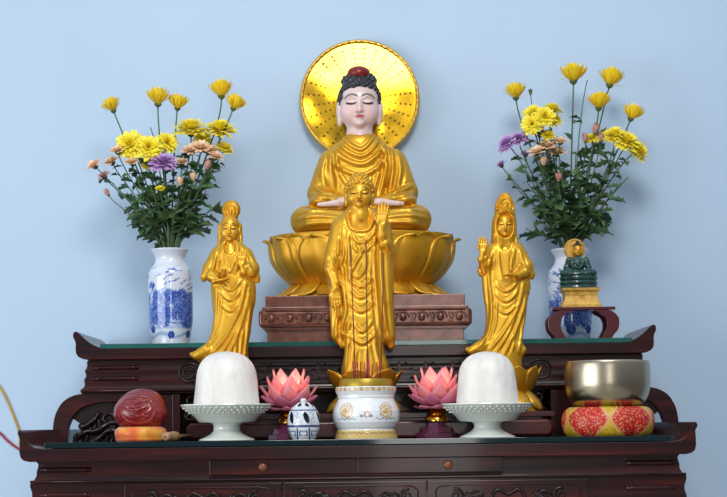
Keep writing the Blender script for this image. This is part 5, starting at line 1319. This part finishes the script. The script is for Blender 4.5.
def bloom_mesh(kind, rnd):
    """unit bloom, axis +z, radius about 1, calyx at the origin"""
    vs, fs, pc = [], [], []
    def strap(az, el0, el1, ln, w, r0, z0, tone, cupk=0.25):
        o = len(vs); n = 6; p = [r0, z0]
        for i in range(n):
            t = i / (n - 1); el = el0 + (el1 - el0) * t
            if i: p[0] += ln / (n - 1) * math.cos(el); p[1] += ln / (n - 1) * math.sin(el)
            ww = w * (0.45 + 1.1 * t - 0.0 * t) * (1.0 if t < 0.75 else (1 - ((t - 0.75) / 0.25) ** 2 * 0.75))
            for sgn in (-1, 0, 1):
                up = abs(sgn) * ww * cupk
                x, y, z = p[0] - math.sin(el) * up, sgn * ww, p[1] + math.cos(el) * up
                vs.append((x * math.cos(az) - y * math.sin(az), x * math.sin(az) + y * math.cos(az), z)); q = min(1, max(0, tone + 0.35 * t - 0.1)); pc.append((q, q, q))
        for i in range(n - 1):
            for j in range(2): a = o + i * 3 + j; fs.append((a, a + 1, a + 4, a + 3))
    def ring(n, el0, el1, ln, w, r0, z0, tone, j=0.1):
        a0 = rnd.uniform(0, 6)
        for i in range(n):
            strap(a0 + 2 * PI * i / n + rnd.uniform(-j, j), el0 + rnd.uniform(-.12, .12), el1 + rnd.uniform(-.2, .2), ln * rnd.uniform(0.85, 1.08), w, r0, z0, tone + rnd.uniform(-.1, .1))
    if kind == 'cup':                                        # half-open, seen from the side
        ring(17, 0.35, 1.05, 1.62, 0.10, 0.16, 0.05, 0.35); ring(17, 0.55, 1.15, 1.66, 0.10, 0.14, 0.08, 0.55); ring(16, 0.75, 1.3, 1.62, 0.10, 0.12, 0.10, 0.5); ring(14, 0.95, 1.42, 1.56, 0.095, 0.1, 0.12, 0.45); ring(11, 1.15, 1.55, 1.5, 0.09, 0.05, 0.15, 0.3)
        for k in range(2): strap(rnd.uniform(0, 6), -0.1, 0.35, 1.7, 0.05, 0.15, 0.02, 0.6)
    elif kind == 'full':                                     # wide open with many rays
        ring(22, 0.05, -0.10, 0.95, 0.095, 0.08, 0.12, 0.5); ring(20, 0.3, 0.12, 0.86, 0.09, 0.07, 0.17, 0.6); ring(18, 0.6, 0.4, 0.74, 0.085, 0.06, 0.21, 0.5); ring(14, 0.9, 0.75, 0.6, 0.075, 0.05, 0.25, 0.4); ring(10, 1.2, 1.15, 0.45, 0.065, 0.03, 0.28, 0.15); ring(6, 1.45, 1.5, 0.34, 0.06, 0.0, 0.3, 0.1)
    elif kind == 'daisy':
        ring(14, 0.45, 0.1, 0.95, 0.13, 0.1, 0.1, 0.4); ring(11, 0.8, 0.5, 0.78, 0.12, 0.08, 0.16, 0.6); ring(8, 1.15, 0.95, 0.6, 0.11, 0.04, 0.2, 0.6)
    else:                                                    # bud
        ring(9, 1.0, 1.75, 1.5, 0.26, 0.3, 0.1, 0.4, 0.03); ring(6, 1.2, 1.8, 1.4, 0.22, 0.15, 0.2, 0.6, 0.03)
    me = bpy.data.meshes.new('bloom'); me.from_pydata(vs, [], fs); me.polygons.foreach_set('use_smooth', [True] * len(fs))
    a = me.color_attributes.new('paint', 'FLOAT_COLOR', 'POINT'); a.data.foreach_set('color', [x for c in pc for x in (c[0], c[1], c[2], 1.0)])
    return me
BLOOMS = {}
def bloom(kind, mat, i):
    k = (kind, mat.name, i % 3)
    if k not in BLOOMS:
        me = bloom_mesh(kind, random.Random(i % 3 + len(kind))); me.materials.append(mat); BLOOMS[k] = me
    return BLOOMS[k]
cm = MB().lathe([(0.02, 0.16), (0.34, 0.14), (0.36, 0.02), (0.24, -0.16), (0.10, -0.26), (0.06, -0.3)], (0, 0), 14).mesh('calyx'); cm.materials.append(CALYX)

def stem_path(a, b, dirn, rnd, bow=0.0):
    L = (b - a).length
    c1 = a + Vector((0, 0, 1)) * L * 0.35 + Vector((b.x - a.x, b.y - a.y, 0)) * 0.22; c2 = b - dirn * L * 0.18
    out = []
    for i in range(13):
        t = i / 12; out.append(a * (1 - t) ** 3 + c1 * 3 * t * (1 - t) ** 2 + c2 * 3 * t * t * (1 - t) + b * t ** 3)
    return out

def put_leaf(T, base, d, size, rnd, parent=None):
    o = bpy.data.objects.new('leaf', LEAF_MESH[rnd.randrange(5)]); C.objects.link(o); o.parent = T.o
    d = d.normalized(); up = Vector((0, 0, 1)); y = up.cross(d)
    if y.length < 0.05: y = Vector((0, 1, 0)).cross(d)
    y.normalize(); z = d.cross(y)
    m = Matrix((d, y, z)).transposed() @ Matrix.Rotation(rnd.uniform(-0.7, 0.7), 3, 'X')
    o.rotation_euler = m.to_euler(); o.location = base - T.loc; o.scale = (size, size * rnd.uniform(0.85, 1.15), size)

def flower(cv, mouth_py, px, py, dep, kind, mat, rad, dirn, label, group, idx, nleaf, thick=0.8, t0=0.2, t1=0.8, lsize=15, name='cut_chrysanthemum', cat='flower', branch=None):
    rnd = random.Random(idx * 7 + 1); s = cv.s
    mx = (px - cv.apx) / 70.0; mx = max(-1, min(1, mx)) * 9.0 + rnd.uniform(-2, 2); md = max(-8, min(8, dep * 0.35 + rnd.uniform(-3, 3)))
    if math.hypot(mx, md) > 10.5: k = 10.5 / math.hypot(mx, md); mx *= k; md *= k
    a = cv(cv.apx + mx, mouth_py + 26, md * 0.9)
    D = Vector((dirn[0], dirn[2] if len(dirn) > 2 else -0.15, dirn[1])).normalized()
    b = cv(px, py, dep); cal = b - D * rad * s * (0.72 if kind == 'cup' else 0.25)
    m = cv(cv.apx + mx * 1.05, mouth_py - 2, md * 1.05)
    T = Thing(name, label, cat, a, group)
    path = [a] + stem_path(m, cal - D * 0.2 * rad * s, D, rnd)
    g = MB().tube(path, [thick * s * (1.1 - 0.35 * i / len(path)) for i in range(len(path))], 6); T.part('stem', g, STEM)
    if kind:
        o = bpy.data.objects.new('bloom', bloom(kind, mat, idx)); C.objects.link(o); o.parent = T.o; o.location = cal - T.loc
        q = D.to_track_quat('Z', 'Y'); o.rotation_euler = (q.to_matrix() @ Matrix.Rotation(rnd.uniform(0, 6), 3, 'Z')).to_euler(); k = rad * s * (0.92 if kind == 'cup' else 1.18 if kind == 'full' else 1.3); o.scale = (k, k, k)
        c = bpy.data.objects.new('calyx', cm); C.objects.link(c); c.parent = o
        if kind == 'full': c.scale = (0.75, 0.75, 0.75)
    for i in range(nleaf if kind else int(nleaf * 0.7)):
        t = t0 + (t1 - t0) * ((i + rnd.uniform(0.1, 0.9)) / nleaf) ** 0.8
        f = t * (len(path) - 2); j = 1 + int(f); k = f - int(f)
        if j + 1 >= len(path): j = len(path) - 2
        p = path[j].lerp(path[j + 1], k); tg = (path[j + 1] - path[j]).normalized()
        az = rnd.uniform(0, 2 * PI); side = Vector((math.cos(az), math.sin(az) * 0.7, 0))
        put_leaf(T, p, tg * rnd.uniform(0.1, 0.9) + side * rnd.uniform(0.7, 1.1) + Vector((0, 0, rnd.uniform(-0.5, 0.25))), lsize * s * rnd.uniform(0.75, 1.35) * (1.2 - 0.4 * t), rnd)
    return T, path

def bouquet_left():
    cv = VL; M = 250
    cups = [((110.5, 103), 9.5, (-0.35, 1), 4, 'half-open yellow chrysanthemum, leftmost bloom of the left bouquet'), ((158, 96), 11.5, (0.05, 1), 0, 'half-open yellow chrysanthemum above the left bouquet, left of a close pair'), ((177.5, 100.5), 10, (0.15, 1), 6, 'half-open yellow chrysanthemum above the left bouquet, right of a close pair'),
            ((221, 88.5), 11.5, (0.0, 1), 2, 'half-open yellow chrysanthemum, topmost bloom of the left bouquet'), ((236, 104), 10, (0.4, 1), -6, 'half-open yellow chrysanthemum at the upper right edge of the left bouquet')]
    for i, (p, r, d, dep, lab) in enumerate(cups): flower(cv, M, p[0], p[1], dep, 'cup', YEL, r, (d[0], d[1], -0.22), lab, 'half-open yellow chrysanthemums', 10 + i, 5, 0.85, t1=0.62)
    fulls = [((131.5, 146), 14, (-0.15, 0.35, -1), -10, 'big round open yellow chrysanthemum, leftmost open bloom of the left bouquet'), ((151, 149.5), 12.5, (0.05, 0.4, -1), -14, 'round open yellow chrysanthemum touching the leftmost open bloom of the left bouquet'), ((168, 143.5), 10.5, (0.4, 0.5, -1), -8, 'smaller open yellow chrysanthemum above the mauve bloom of the left bouquet'),
             ((190.5, 129), 16.5, (0.0, 1, -0.42), 2, 'wide open yellow chrysanthemum facing up above the peach blooms of the left bouquet'), ((220.5, 131), 15.5, (0.1, 1, -0.45), -2, 'wide open yellow chrysanthemum facing up under the topmost left bloom'), ((201.5, 138.5), 8.5, (0.1, 0.6, -1), 8, 'small yellow chrysanthemum tucked under two wide blooms of the left bouquet'),
             ((225, 149), 8.5, (0.5, 0.8, -0.5), -2, 'small open yellow chrysanthemum low at the right edge of the left bouquet'), ((148, 163), 6.5, (0, 0.6, -1), 2, 'small shaded yellow chrysanthemum under the round pair of the left bouquet')]
    for i, (p, r, d, dep, lab) in enumerate(fulls): flower(cv, M, p[0], p[1], dep, 'full', LEM, r, d, lab, 'open yellow chrysanthemums', 20 + i, 6, 0.8, t1=0.85)
    flower(cv, M, 166, 166, -20, 'full', PUR, 13, (0.0, 0.9, -0.6), 'mauve chrysanthemum in the middle of the left bouquet', None, 31, 5)
    small = [((97, 167), 7, (-0.7, 0.8), 'daisy', 'peach daisy, furthest left of the left bouquet'), ((113, 162.5), 7, (-0.4, 0.9), 'daisy', 'peach daisy second from the left edge of the left bouquet'), ((120, 153), 6.5, (-0.2, 1), 'daisy', 'peach daisy just left of the big round yellow bloom'), ((105.5, 177), 6, (-0.6, 0.8), 'daisy', 'drooping peach daisy below the furthest left one'), ((134, 164.5), 6, (-0.1, 0.9), 'daisy', 'pale peach daisy under the big round yellow bloom'),
             ((192.5, 152.5), 8, (-0.1, 0.8), 'daisy', 'peach daisy, left one of the cluster under the wide yellow blooms'), ((202.5, 151), 8.5, (0.1, 0.8), 'daisy', 'peach daisy, middle one of the cluster under the wide yellow blooms'), ((212.5, 152.5), 6.5, (0.2, 1), 'daisy', 'peach daisy, right one of the cluster under the wide yellow blooms'), ((217, 160), 6.5, (0.4, 0.9), 'daisy', 'peach daisy below the small yellow bloom at the right edge of the left bouquet'),
             ((183, 164), 5.5, (0.1, 1), 'daisy', 'small peach daisy right of the mauve bloom of the left bouquet'), ((208.5, 171.5), 4.6, (0.3, 1), 'bud', 'peach bud low at the right side of the left bouquet'), ((194, 181.5), 4.2, (0.1, 1), 'bud', 'lower peach bud, right one of a pair in the left bouquet'), ((182, 187), 4.4, (0.0, 1), 'bud', 'lowest peach bud in the middle of the left bouquet')]
    for i, (p, r, d, k, lab) in enumerate(small):
        dep = -16 + (i * 7) % 14
        flower(cv, M, p[0], p[1], dep, k, PNK if i in (3, 10) else PEA, r * 1.05, (d[0], d[1], -0.55), lab, 'peach daisies of the left bouquet', 40 + i, 5, 0.65, t1=0.85, lsize=13)
    flower(cv, M, 109, 194.5, -4, 'bud', PNK, 3.6, (-0.6, 1, -0.2), 'closed brownish bud on a bare stem, lowest at the left of the left bouquet', None, 61, 1, 0.6, t1=0.5, lsize=12)
    flower(cv, M, 163, 192, -22, 'daisy', LEM, 4.5, (0.0, 1, -0.6), 'tiny yellow daisy low in the leaves of the left bouquet', None, 62, 4, 0.6)
    sprig(cv, M, [((149, 124), 4, 4), ((135, 176), -6, 11), ((125, 190), 2, 11), ((208, 190), -6, 12), ((222, 200), -2, 9), ((152, 186), -16, 12), ((178, 200), -18, 12), ((196, 205), -14, 12), ((140, 205), -8, 12), ((166, 210), 8, 12), ((186, 186), 6, 12), ((214, 172), 4, 10), ((160, 178), 10, 12), ((133, 216), 2, 9), ((206, 222), 0, 9)], 'left', 70)
def sprig(cv, M, ends, side, i0):
    for i, (p, dep, nl) in enumerate(ends):
        flower(cv, M, p[0], p[1], dep, None, None, 5, ((p[0] - cv.apx) / 60, 1, -0.1), 'flowerless leafy green stem among the flowers of the %s bouquet' % side, 'leafy stems of the %s bouquet' % side, i0 + i, nl, 0.6, 0.1, 1.0, 19, 'leafy_stem', 'foliage')
bouquet_left()

def bouquet_right():
    cv = VR; M = 250
    cups = [((515.5, 89.5), 10.5, (-0.1, 1), 2, 'half-open yellow chrysanthemum, leftmost tall bloom of the right bouquet'), ((573.5, 72.5), 12.5, (0.0, 1), 0, 'half-open yellow chrysanthemum, top middle bloom of the right bouquet'), ((612, 77), 12, (0.25, 1), 2, 'half-open yellow chrysanthemum, top right bloom of the right bouquet'),
            ((598, 102.5), 11, (0.05, 1), -8, 'half-open yellow chrysanthemum below the top pair of the right bouquet'), ((632.5, 113.5), 10.5, (0.35, 1), -4, 'half-open yellow chrysanthemum, rightmost bloom of the right bouquet')]
    for i, (p, r, d, dep, lab) in enumerate(cups): flower(cv, M, p[0], p[1], dep, 'cup', YEL, r, (d[0], d[1], -0.22), lab, 'half-open yellow chrysanthemums', 110 + i, 6, 0.9, t1=0.7)
    fulls = [((533, 114), 10, (-0.2, 0.7, -0.8), -6, 'open yellow chrysanthemum, upper left of the tight cluster in the right bouquet'), ((531, 126), 10, (-0.2, 0.2, -1), -12, 'open yellow chrysanthemum, lowest left of the tight cluster in the right bouquet'), ((543, 119), 10.5, (0.1, 0.5, -1), -14, 'open yellow chrysanthemum in the centre of the tight cluster'), ((552.5, 109.5), 10.5, (0.25, 1, -0.35), 0, 'open yellow chrysanthemum facing up at the right of the tight cluster'),
             ((555, 119), 7.5, (0.3, 0.6, -0.8), 4, 'small yellow chrysanthemum under the tight cluster, to its right'), ((547, 136.5), 7, (0, 0.9, -0.6), -8, 'small yellow chrysanthemum between the tight cluster and the peach daisies'),
             ((613, 138), 12, (-0.1, 0.9, -0.6), -10, 'big open yellow chrysanthemum, left of three in a row at the right edge'), ((624.5, 145), 13.5, (0.35, 0.8, -0.7), -14, 'big open yellow chrysanthemum, middle of three in a row at the right edge'), ((636, 153), 12, (0.8, 0.5, -0.6), -10, 'big open yellow chrysanthemum, right of three in a row at the right edge'), ((591, 139.5), 7, (-0.2, 0.8, -0.6), -4, 'small yellow chrysanthemum left of the three big ones in a row')]
    for i, (p, r, d, dep, lab) in enumerate(fulls): flower(cv, M, p[0], p[1], dep, 'full', LEM, r, d, lab, 'open yellow chrysanthemums', 120 + i, 6, 0.8, t1=0.85)
    for i, (p, r, d, k, lab) in enumerate((((506, 144), 10, (-0.7, 0.6, -0.6), 'full', 'mauve chrysanthemum, leftmost big bloom of the right bouquet'), ((518, 138.5), 9, (-0.2, 0.8, -0.6), 'full', 'mauve chrysanthemum just right of the leftmost mauve bloom'), ((501, 164), 5.5, (-0.6, 0.9, -0.3), 'daisy', 'small mauve bloom hanging lowest at the left of the right bouquet'), ((526, 153), 5, (-0.1, 1, -0.3), 'daisy', 'small mauve bloom under the mauve pair of the right bouquet'))):
        flower(cv, M, p[0], p[1], -8 + 4 * i, k, PUR, r, d, lab, 'mauve blooms of the right bouquet', 135 + i, 5, 0.7, t1=0.8)
    small = [((535, 154), 7, (-0.3, 0.9), 'daisy', PEA, 'peach daisy, leftmost of the peach cluster in the right bouquet'), ((545.5, 147.5), 7.5, (0, 0.8), 'daisy', PEA, 'peach daisy, upper middle of the peach cluster in the right bouquet'), ((556.5, 153), 7.5, (0.1, 0.8), 'daisy', PEA, 'peach daisy, lower right of the peach cluster in the right bouquet'), ((559, 143.5), 6, (0.2, 1), 'daisy', PEA, 'peach daisy, upper right of the peach cluster in the right bouquet'),
             ((543, 165), 4.6, (-0.1, 1), 'bud', PEA, 'peach bud under the peach cluster of the right bouquet'), ((557, 182), 4.2, (0, 1), 'bud', PNK, 'dusky pink bud, lowest of the right bouquet'), ((594, 134), 4.8, (0.1, 1), 'bud', PNK, 'dusky pink bud left of the big yellow row'), ((600.5, 141.5), 4.4, (0.1, 1), 'bud', PNK, 'dusky pink bud touching the left end of the big yellow row'), ((584, 143), 4, (-0.1, 1), 'bud', PNK, 'dusky pink bud beside the small yellow bloom, to its left')]
    for i, (p, r, d, k, mt, lab) in enumerate(small): flower(cv, M, p[0], p[1], -14 + (i * 5) % 12, k, mt, r * 1.05, (d[0], d[1], -0.55), lab, 'peach and pink blooms of the right bouquet', 150 + i, 5, 0.65, t1=0.85, lsize=13)
    flower(cv, M, 531, 92.5, 4, 'bud', CALYX, 2.6, (-0.05, 1, 0), 'tiny green bud on a thin stem beside the leftmost tall bloom', None, 170, 2, 0.55, t1=0.5)
    flower(cv, M, 510, 178, -2, 'bud', CALYX, 2.4, (-0.5, 1, 0), 'tiny green bud on a bare stem at the lower left of the right bouquet', None, 171, 1, 0.5, t1=0.5)
    sprig(cv, M, [((588, 78), 0, 6), ((524, 180), -8, 9), ((540, 190), -14, 12), ((560, 168), -10, 12), ((576, 150), -2, 12), ((590, 166), -12, 12), ((606, 172), -8, 11), ((622, 182), -4, 9), ((630, 176), 0, 7), ((552, 205), -18, 12), ((586, 195), -16, 12), ((602, 205), -10, 12), ((570, 185), 8, 12), ((534, 212), 0, 10), ((612, 214), 2, 9), ((524, 226), -2, 7), ((572, 210), -18, 12)], 'right', 180)
bouquet_right()

# ------------------------------------------------------------------ the little green buddha on its stand
def small_stand():
    global STZ
    Y = 0.535; cv = Conv(578, UGZ, Y); s = cv.s; z = UGZ; Z = lambda py: z + (cv.apy - py) * s
    T = Thing('small_stand', 'small dark red lacquered stand with curved legs under the green Buddha', 'stand', cv.loc)
    top = 308.2; STZ = Z(top); hd = 18 * s
    xl, xr = cv(550.3, 309).x, cv(612.6, 309).x
    g = MB().box(xl, xr, Y - hd, Y + hd, Z(311.2), STZ); T.part('stand_top', g, REDLAC, smooth=False, bevel=0.0015)
    for q in (-1, 1):
        c = (xl + xr) / 2; hw = (xr - xl) / 2 / s
        pts_o = [(hw - 8, 311), (hw - 1.5, 313.5), (hw + 3.2, 319), (hw + 3.8, 325), (hw + 2.4, 331), (hw - 2, 336.5), (hw - 4, cv.apy)]
        pts_i = [(hw - 14, cv.apy), (hw - 11, 334.5), (hw - 8.4, 329), (hw - 8.2, 323), (hw - 10.5, 317.5), (hw - 16, 314.2), (hw - 20, 311)]
        poly = [(c + q * u * s, Z(p)) for u, p in catmull(pts_o, 4) + catmull(pts_i, 4)]
        for yy in (-hd + 0.002, hd - 0.016):
            g = MB().prism(poly, Y + yy, Y + yy + 0.014); T.part('leg', g, REDLAC, sharp=40, bevel=0.001)
small_stand()
def green_buddha():
    Y = 0.535; cv = Conv(577.5, STZ, Y); s = cv.s; z = STZ; Z = lambda py: z + (cv.apy - py) * s
    T = Thing('green_buddha_statue', 'small dark green seated Buddha with gold head, halo and gold base on a red stand', 'statue', cv.loc)
    jade = two_tone('dark_jade', rgb(10, 48, 46), rgb(24, 74, 66), 40, 0.15, Coat_Weight=0.5)
    sand = two_tone('sandy_gilding', rgb(186, 140, 56), rgb(214, 172, 84), 60, 0.42, 0.35)
    g = MB(); x = cv(579.8, 300).x; vs = []
    rows = [(18.8, 288.6), (18.4, 291), (16.6, 293), (16, 297), (16.6, 301), (18.4, 304), (19.2, 305.5), (19.2, cv.apy)]
    for hw, py in rows:
        for a, b in ((-1, -1), (1, -1), (1, 1), (-1, 1)): vs.append((x + a * hw * s, Y + b * hw * 0.72 * s, Z(py)))
    fs = [(i * 4 + k, (i + 1) * 4 + k, (i + 1) * 4 + (k + 1) % 4, i * 4 + (k + 1) % 4) for i in range(len(rows) - 1) for k in range(4)] + [(3, 2, 1, 0), tuple(len(rows) * 4 - 4 + k for k in range(4))]
    g._add(vs, [f[::-1] for f in fs]); ped = T.part('gold_base', g, sand, sharp=30, bevel=0.0006, smooth=False)
    g = MB(); yf = Y - 16.0 * 0.72 * s
    for i in range(6): a = i * PI / 3; g.sphere((x + 2.4 * s * math.cos(a), yf - 0.0006, Z(297.5) + 2.0 * s * math.sin(a)), (1.0 * s, 0.5 * s, 1.0 * s), 8, 6)
    g.sphere((x, yf - 0.0006, Z(297.5)), (1.1 * s, 0.7 * s, 1.1 * s), 8, 6); T.part('flower_boss', g, sand, ped)
    g = MB(); c = (cv(578.5, 280).x, Y)
    g.lathe([(0.1 * s, Z(276.4)), (18.4 * s, Z(276.6)), (19.2 * s, Z(278)), (18.8 * s, Z(280.2)), (17.6 * s, Z(280.8)), (18.8 * s, Z(281.6)), (19.0 * s, Z(284.6)), (17.8 * s, Z(285.4)), (18.6 * s, Z(286.2)), (18.8 * s, Z(288.7)), (0.1 * s, Z(288.7))], c, 48, 1, 0.68, lobes=lambda a, zz: 1 + 0.018 * math.cos(18 * a)); T.part('green_lotus_seat', g, jade, sharp=60)
    F = Field(556, 601, 254, 280, -16, 12, 0.3)
    X = 577.5
    F.ell((X, 258, 0), (2.6, 4, 2.6), 1); F.ell((X, 263.5, 0), (8.2, 6.6, 5.4), 2); F.ell((X, 268.5, 0), (6.4, 6.5, 5.0), 2)
    for q in (-1, 1):
        F.chain([(X + q * 8.2, 260.5, 0), (X + q * 11.2, 268, -1), (X + q * 9, 272, -5), (X + q * 3, 272.6, -9)], [3.6, 2.9, 2.4, 1.8], 2)
        F.chain([(X + q * 7, 274, 0), (X + q * 15.2, 273.8, -6), (X + q * 8, 274.6, -10), (X, 274.8, -11)], [3.4, 3.2, 2.5, 2.0], 2)
    F.ell((X, 275, -4), (15, 2.6, 8), 2)
    F.relief([([(X - 6, 259), (X - 2, 264), (X + 4, 267)], 0.8, 0.6), ([(X + 5, 259), (X + 5, 265), (X + 2, 269)], 0.8, 0.6), ([(X - 3, 266), (X, 269), (X + 4, 266)], 0.8, 0.6)], 0, 2)
    sculpt(T, 'robe', F, cv, jade, label='dark green robed body')
    F = Field(568, 587, 240, 262, -9, 9, 0.25)
    head(F, X, 250.3, 0, 0.225, 0.235, 258.5, 2.2)
    sculpt(T, 'head', F, cv, GOLDP, face_paint(X, 250.3, 0, 0.225, 0.235, GOLDC, rgb(150, 70, 40), rgb(110, 66, 14), rgb(70, 40, 14)), label='gold head')
    g = MB(); p = cv(X, 245.8, 1.2); g.sphere(p, (4.5 * s, 4.6 * s, 2.6 * s), 16, 10); g2 = cv(X, 242.6, 0.5); g.sphere(g2, (2.1 * s, 2.1 * s, 1.9 * s), 12, 8)
    T.part('hair', g, flat('dark_bronze_hair', rgb(70, 48, 24), 0.4, 0.4))
    g = MB(); hc = cv(575.4, 248.6, 6); N = 40; vs, fs = [], []
    prof = [(0.01, -0.3), (8.6, -0.3), (9.2, -1.0), (10.2, -1.0), (10.7, -0.3), (10.7, 0.8), (0.01, 0.8)]
    for i in range(N):
        a = 2 * PI * i / N
        for r, yy in prof: vs.append((hc.x + r * s * math.cos(a), hc.y + yy * s, hc.z + r * s * math.sin(a)))
    n = len(prof)
    for i in range(N):
        j = (i + 1) % N
        for k in range(n - 1): fs.append((i * n + k, j * n + k, j * n + k + 1, i * n + k + 1))
    g._add(vs, fs); T.part('halo', g, sand, sharp=40)
    g = MB().tube([cv(575.4, 276.5, 6.8), cv(575.4, 250, 6.8)], 1.2 * s, 8); T.part('halo_post', g, sand)
green_buddha()
# ------------------------------------------------------------------ light, sky and camera
def lights():
    w = bpy.data.worlds.new('World'); bpy.context.scene.world = w; w.use_nodes = True
    nt = w.node_tree; bg = nt.nodes['Background']
    tc = nt.nodes.new('ShaderNodeTexCoord'); sx = nt.nodes.new('ShaderNodeSeparateXYZ'); nt.links.new(tc.outputs['Generated'], sx.inputs[0])
    mr = nt.nodes.new('ShaderNodeMapRange'); mr.inputs['From Min'].default_value = -1; mr.inputs['From Max'].default_value = 1
    nt.links.new(sx.outputs['Z'], mr.inputs['Value'])
    r = ramp(nt, mr.outputs['Result'], [(0.0, (0.10, 0.09, 0.08, 1)), (0.45, (0.16, 0.16, 0.17, 1)), (0.58, (0.26, 0.28, 0.33, 1)), (1.0, (0.84, 1.0, 1.20, 1))])
    nt.links.new(r.outputs['Color'], bg.inputs['Color']); bg.inputs['Strength'].default_value = 0.92
    def area(name, loc, target, sx_, sy_, power, col):
        l = bpy.data.lights.new(name, 'AREA'); l.shape = 'RECTANGLE'; l.size = sx_; l.size_y = sy_; l.energy = power; l.color = col
        o = bpy.data.objects.new(name, l); C.objects.link(o); o.location = loc
        o.rotation_euler = (Vector(target) - Vector(loc)).to_track_quat('-Z', 'Y').to_euler(); return o
    area('window_light', (-4.0, -3.0, 1.1), (-0.3, 0.7, 1.0), 3.6, 2.2, 128, (0.90, 0.96, 1.0))
    area('ceiling_lamp', (0.15, -2.6, 3.2), (0, 0.5, 1.0), 1.2, 1.0, 66, (1.0, 0.97, 0.92))
    area('doorway_light', (0.38, -5.6, 1.3), (0.38, 0.5, 1.2), 0.6, 2.1, 22, (1.0, 0.98, 0.95))
lights()
def camera():
    c = bpy.data.cameras.new('camera'); o = bpy.data.objects.new('camera', c); C.objects.link(o)
    c.sensor_width = 36.0; c.lens = 36.0 * DIST / (727 * PX); c.clip_end = 60
    dy = HY - 248.5
    # the frame's middle seen from the principal point, in the rolled frame
    c.shift_x = 0.0; c.shift_y = dy / 727.0
    o.matrix_world = Matrix.Translation((0, -DIST, ZC)) @ Matrix.Rotation(PI / 2, 4, 'X') @ Matrix.Rotation(-ROLL, 4, 'Z')
    bpy.context.scene.camera = o
camera()
sc = bpy.context.scene
sc.view_settings.view_transform = 'Standard'; sc.view_settings.look = 'None'; sc.view_settings.gamma = 1.0; sc.view_settings.exposure = 0.0
sc.view_settings.use_curve_mapping = False
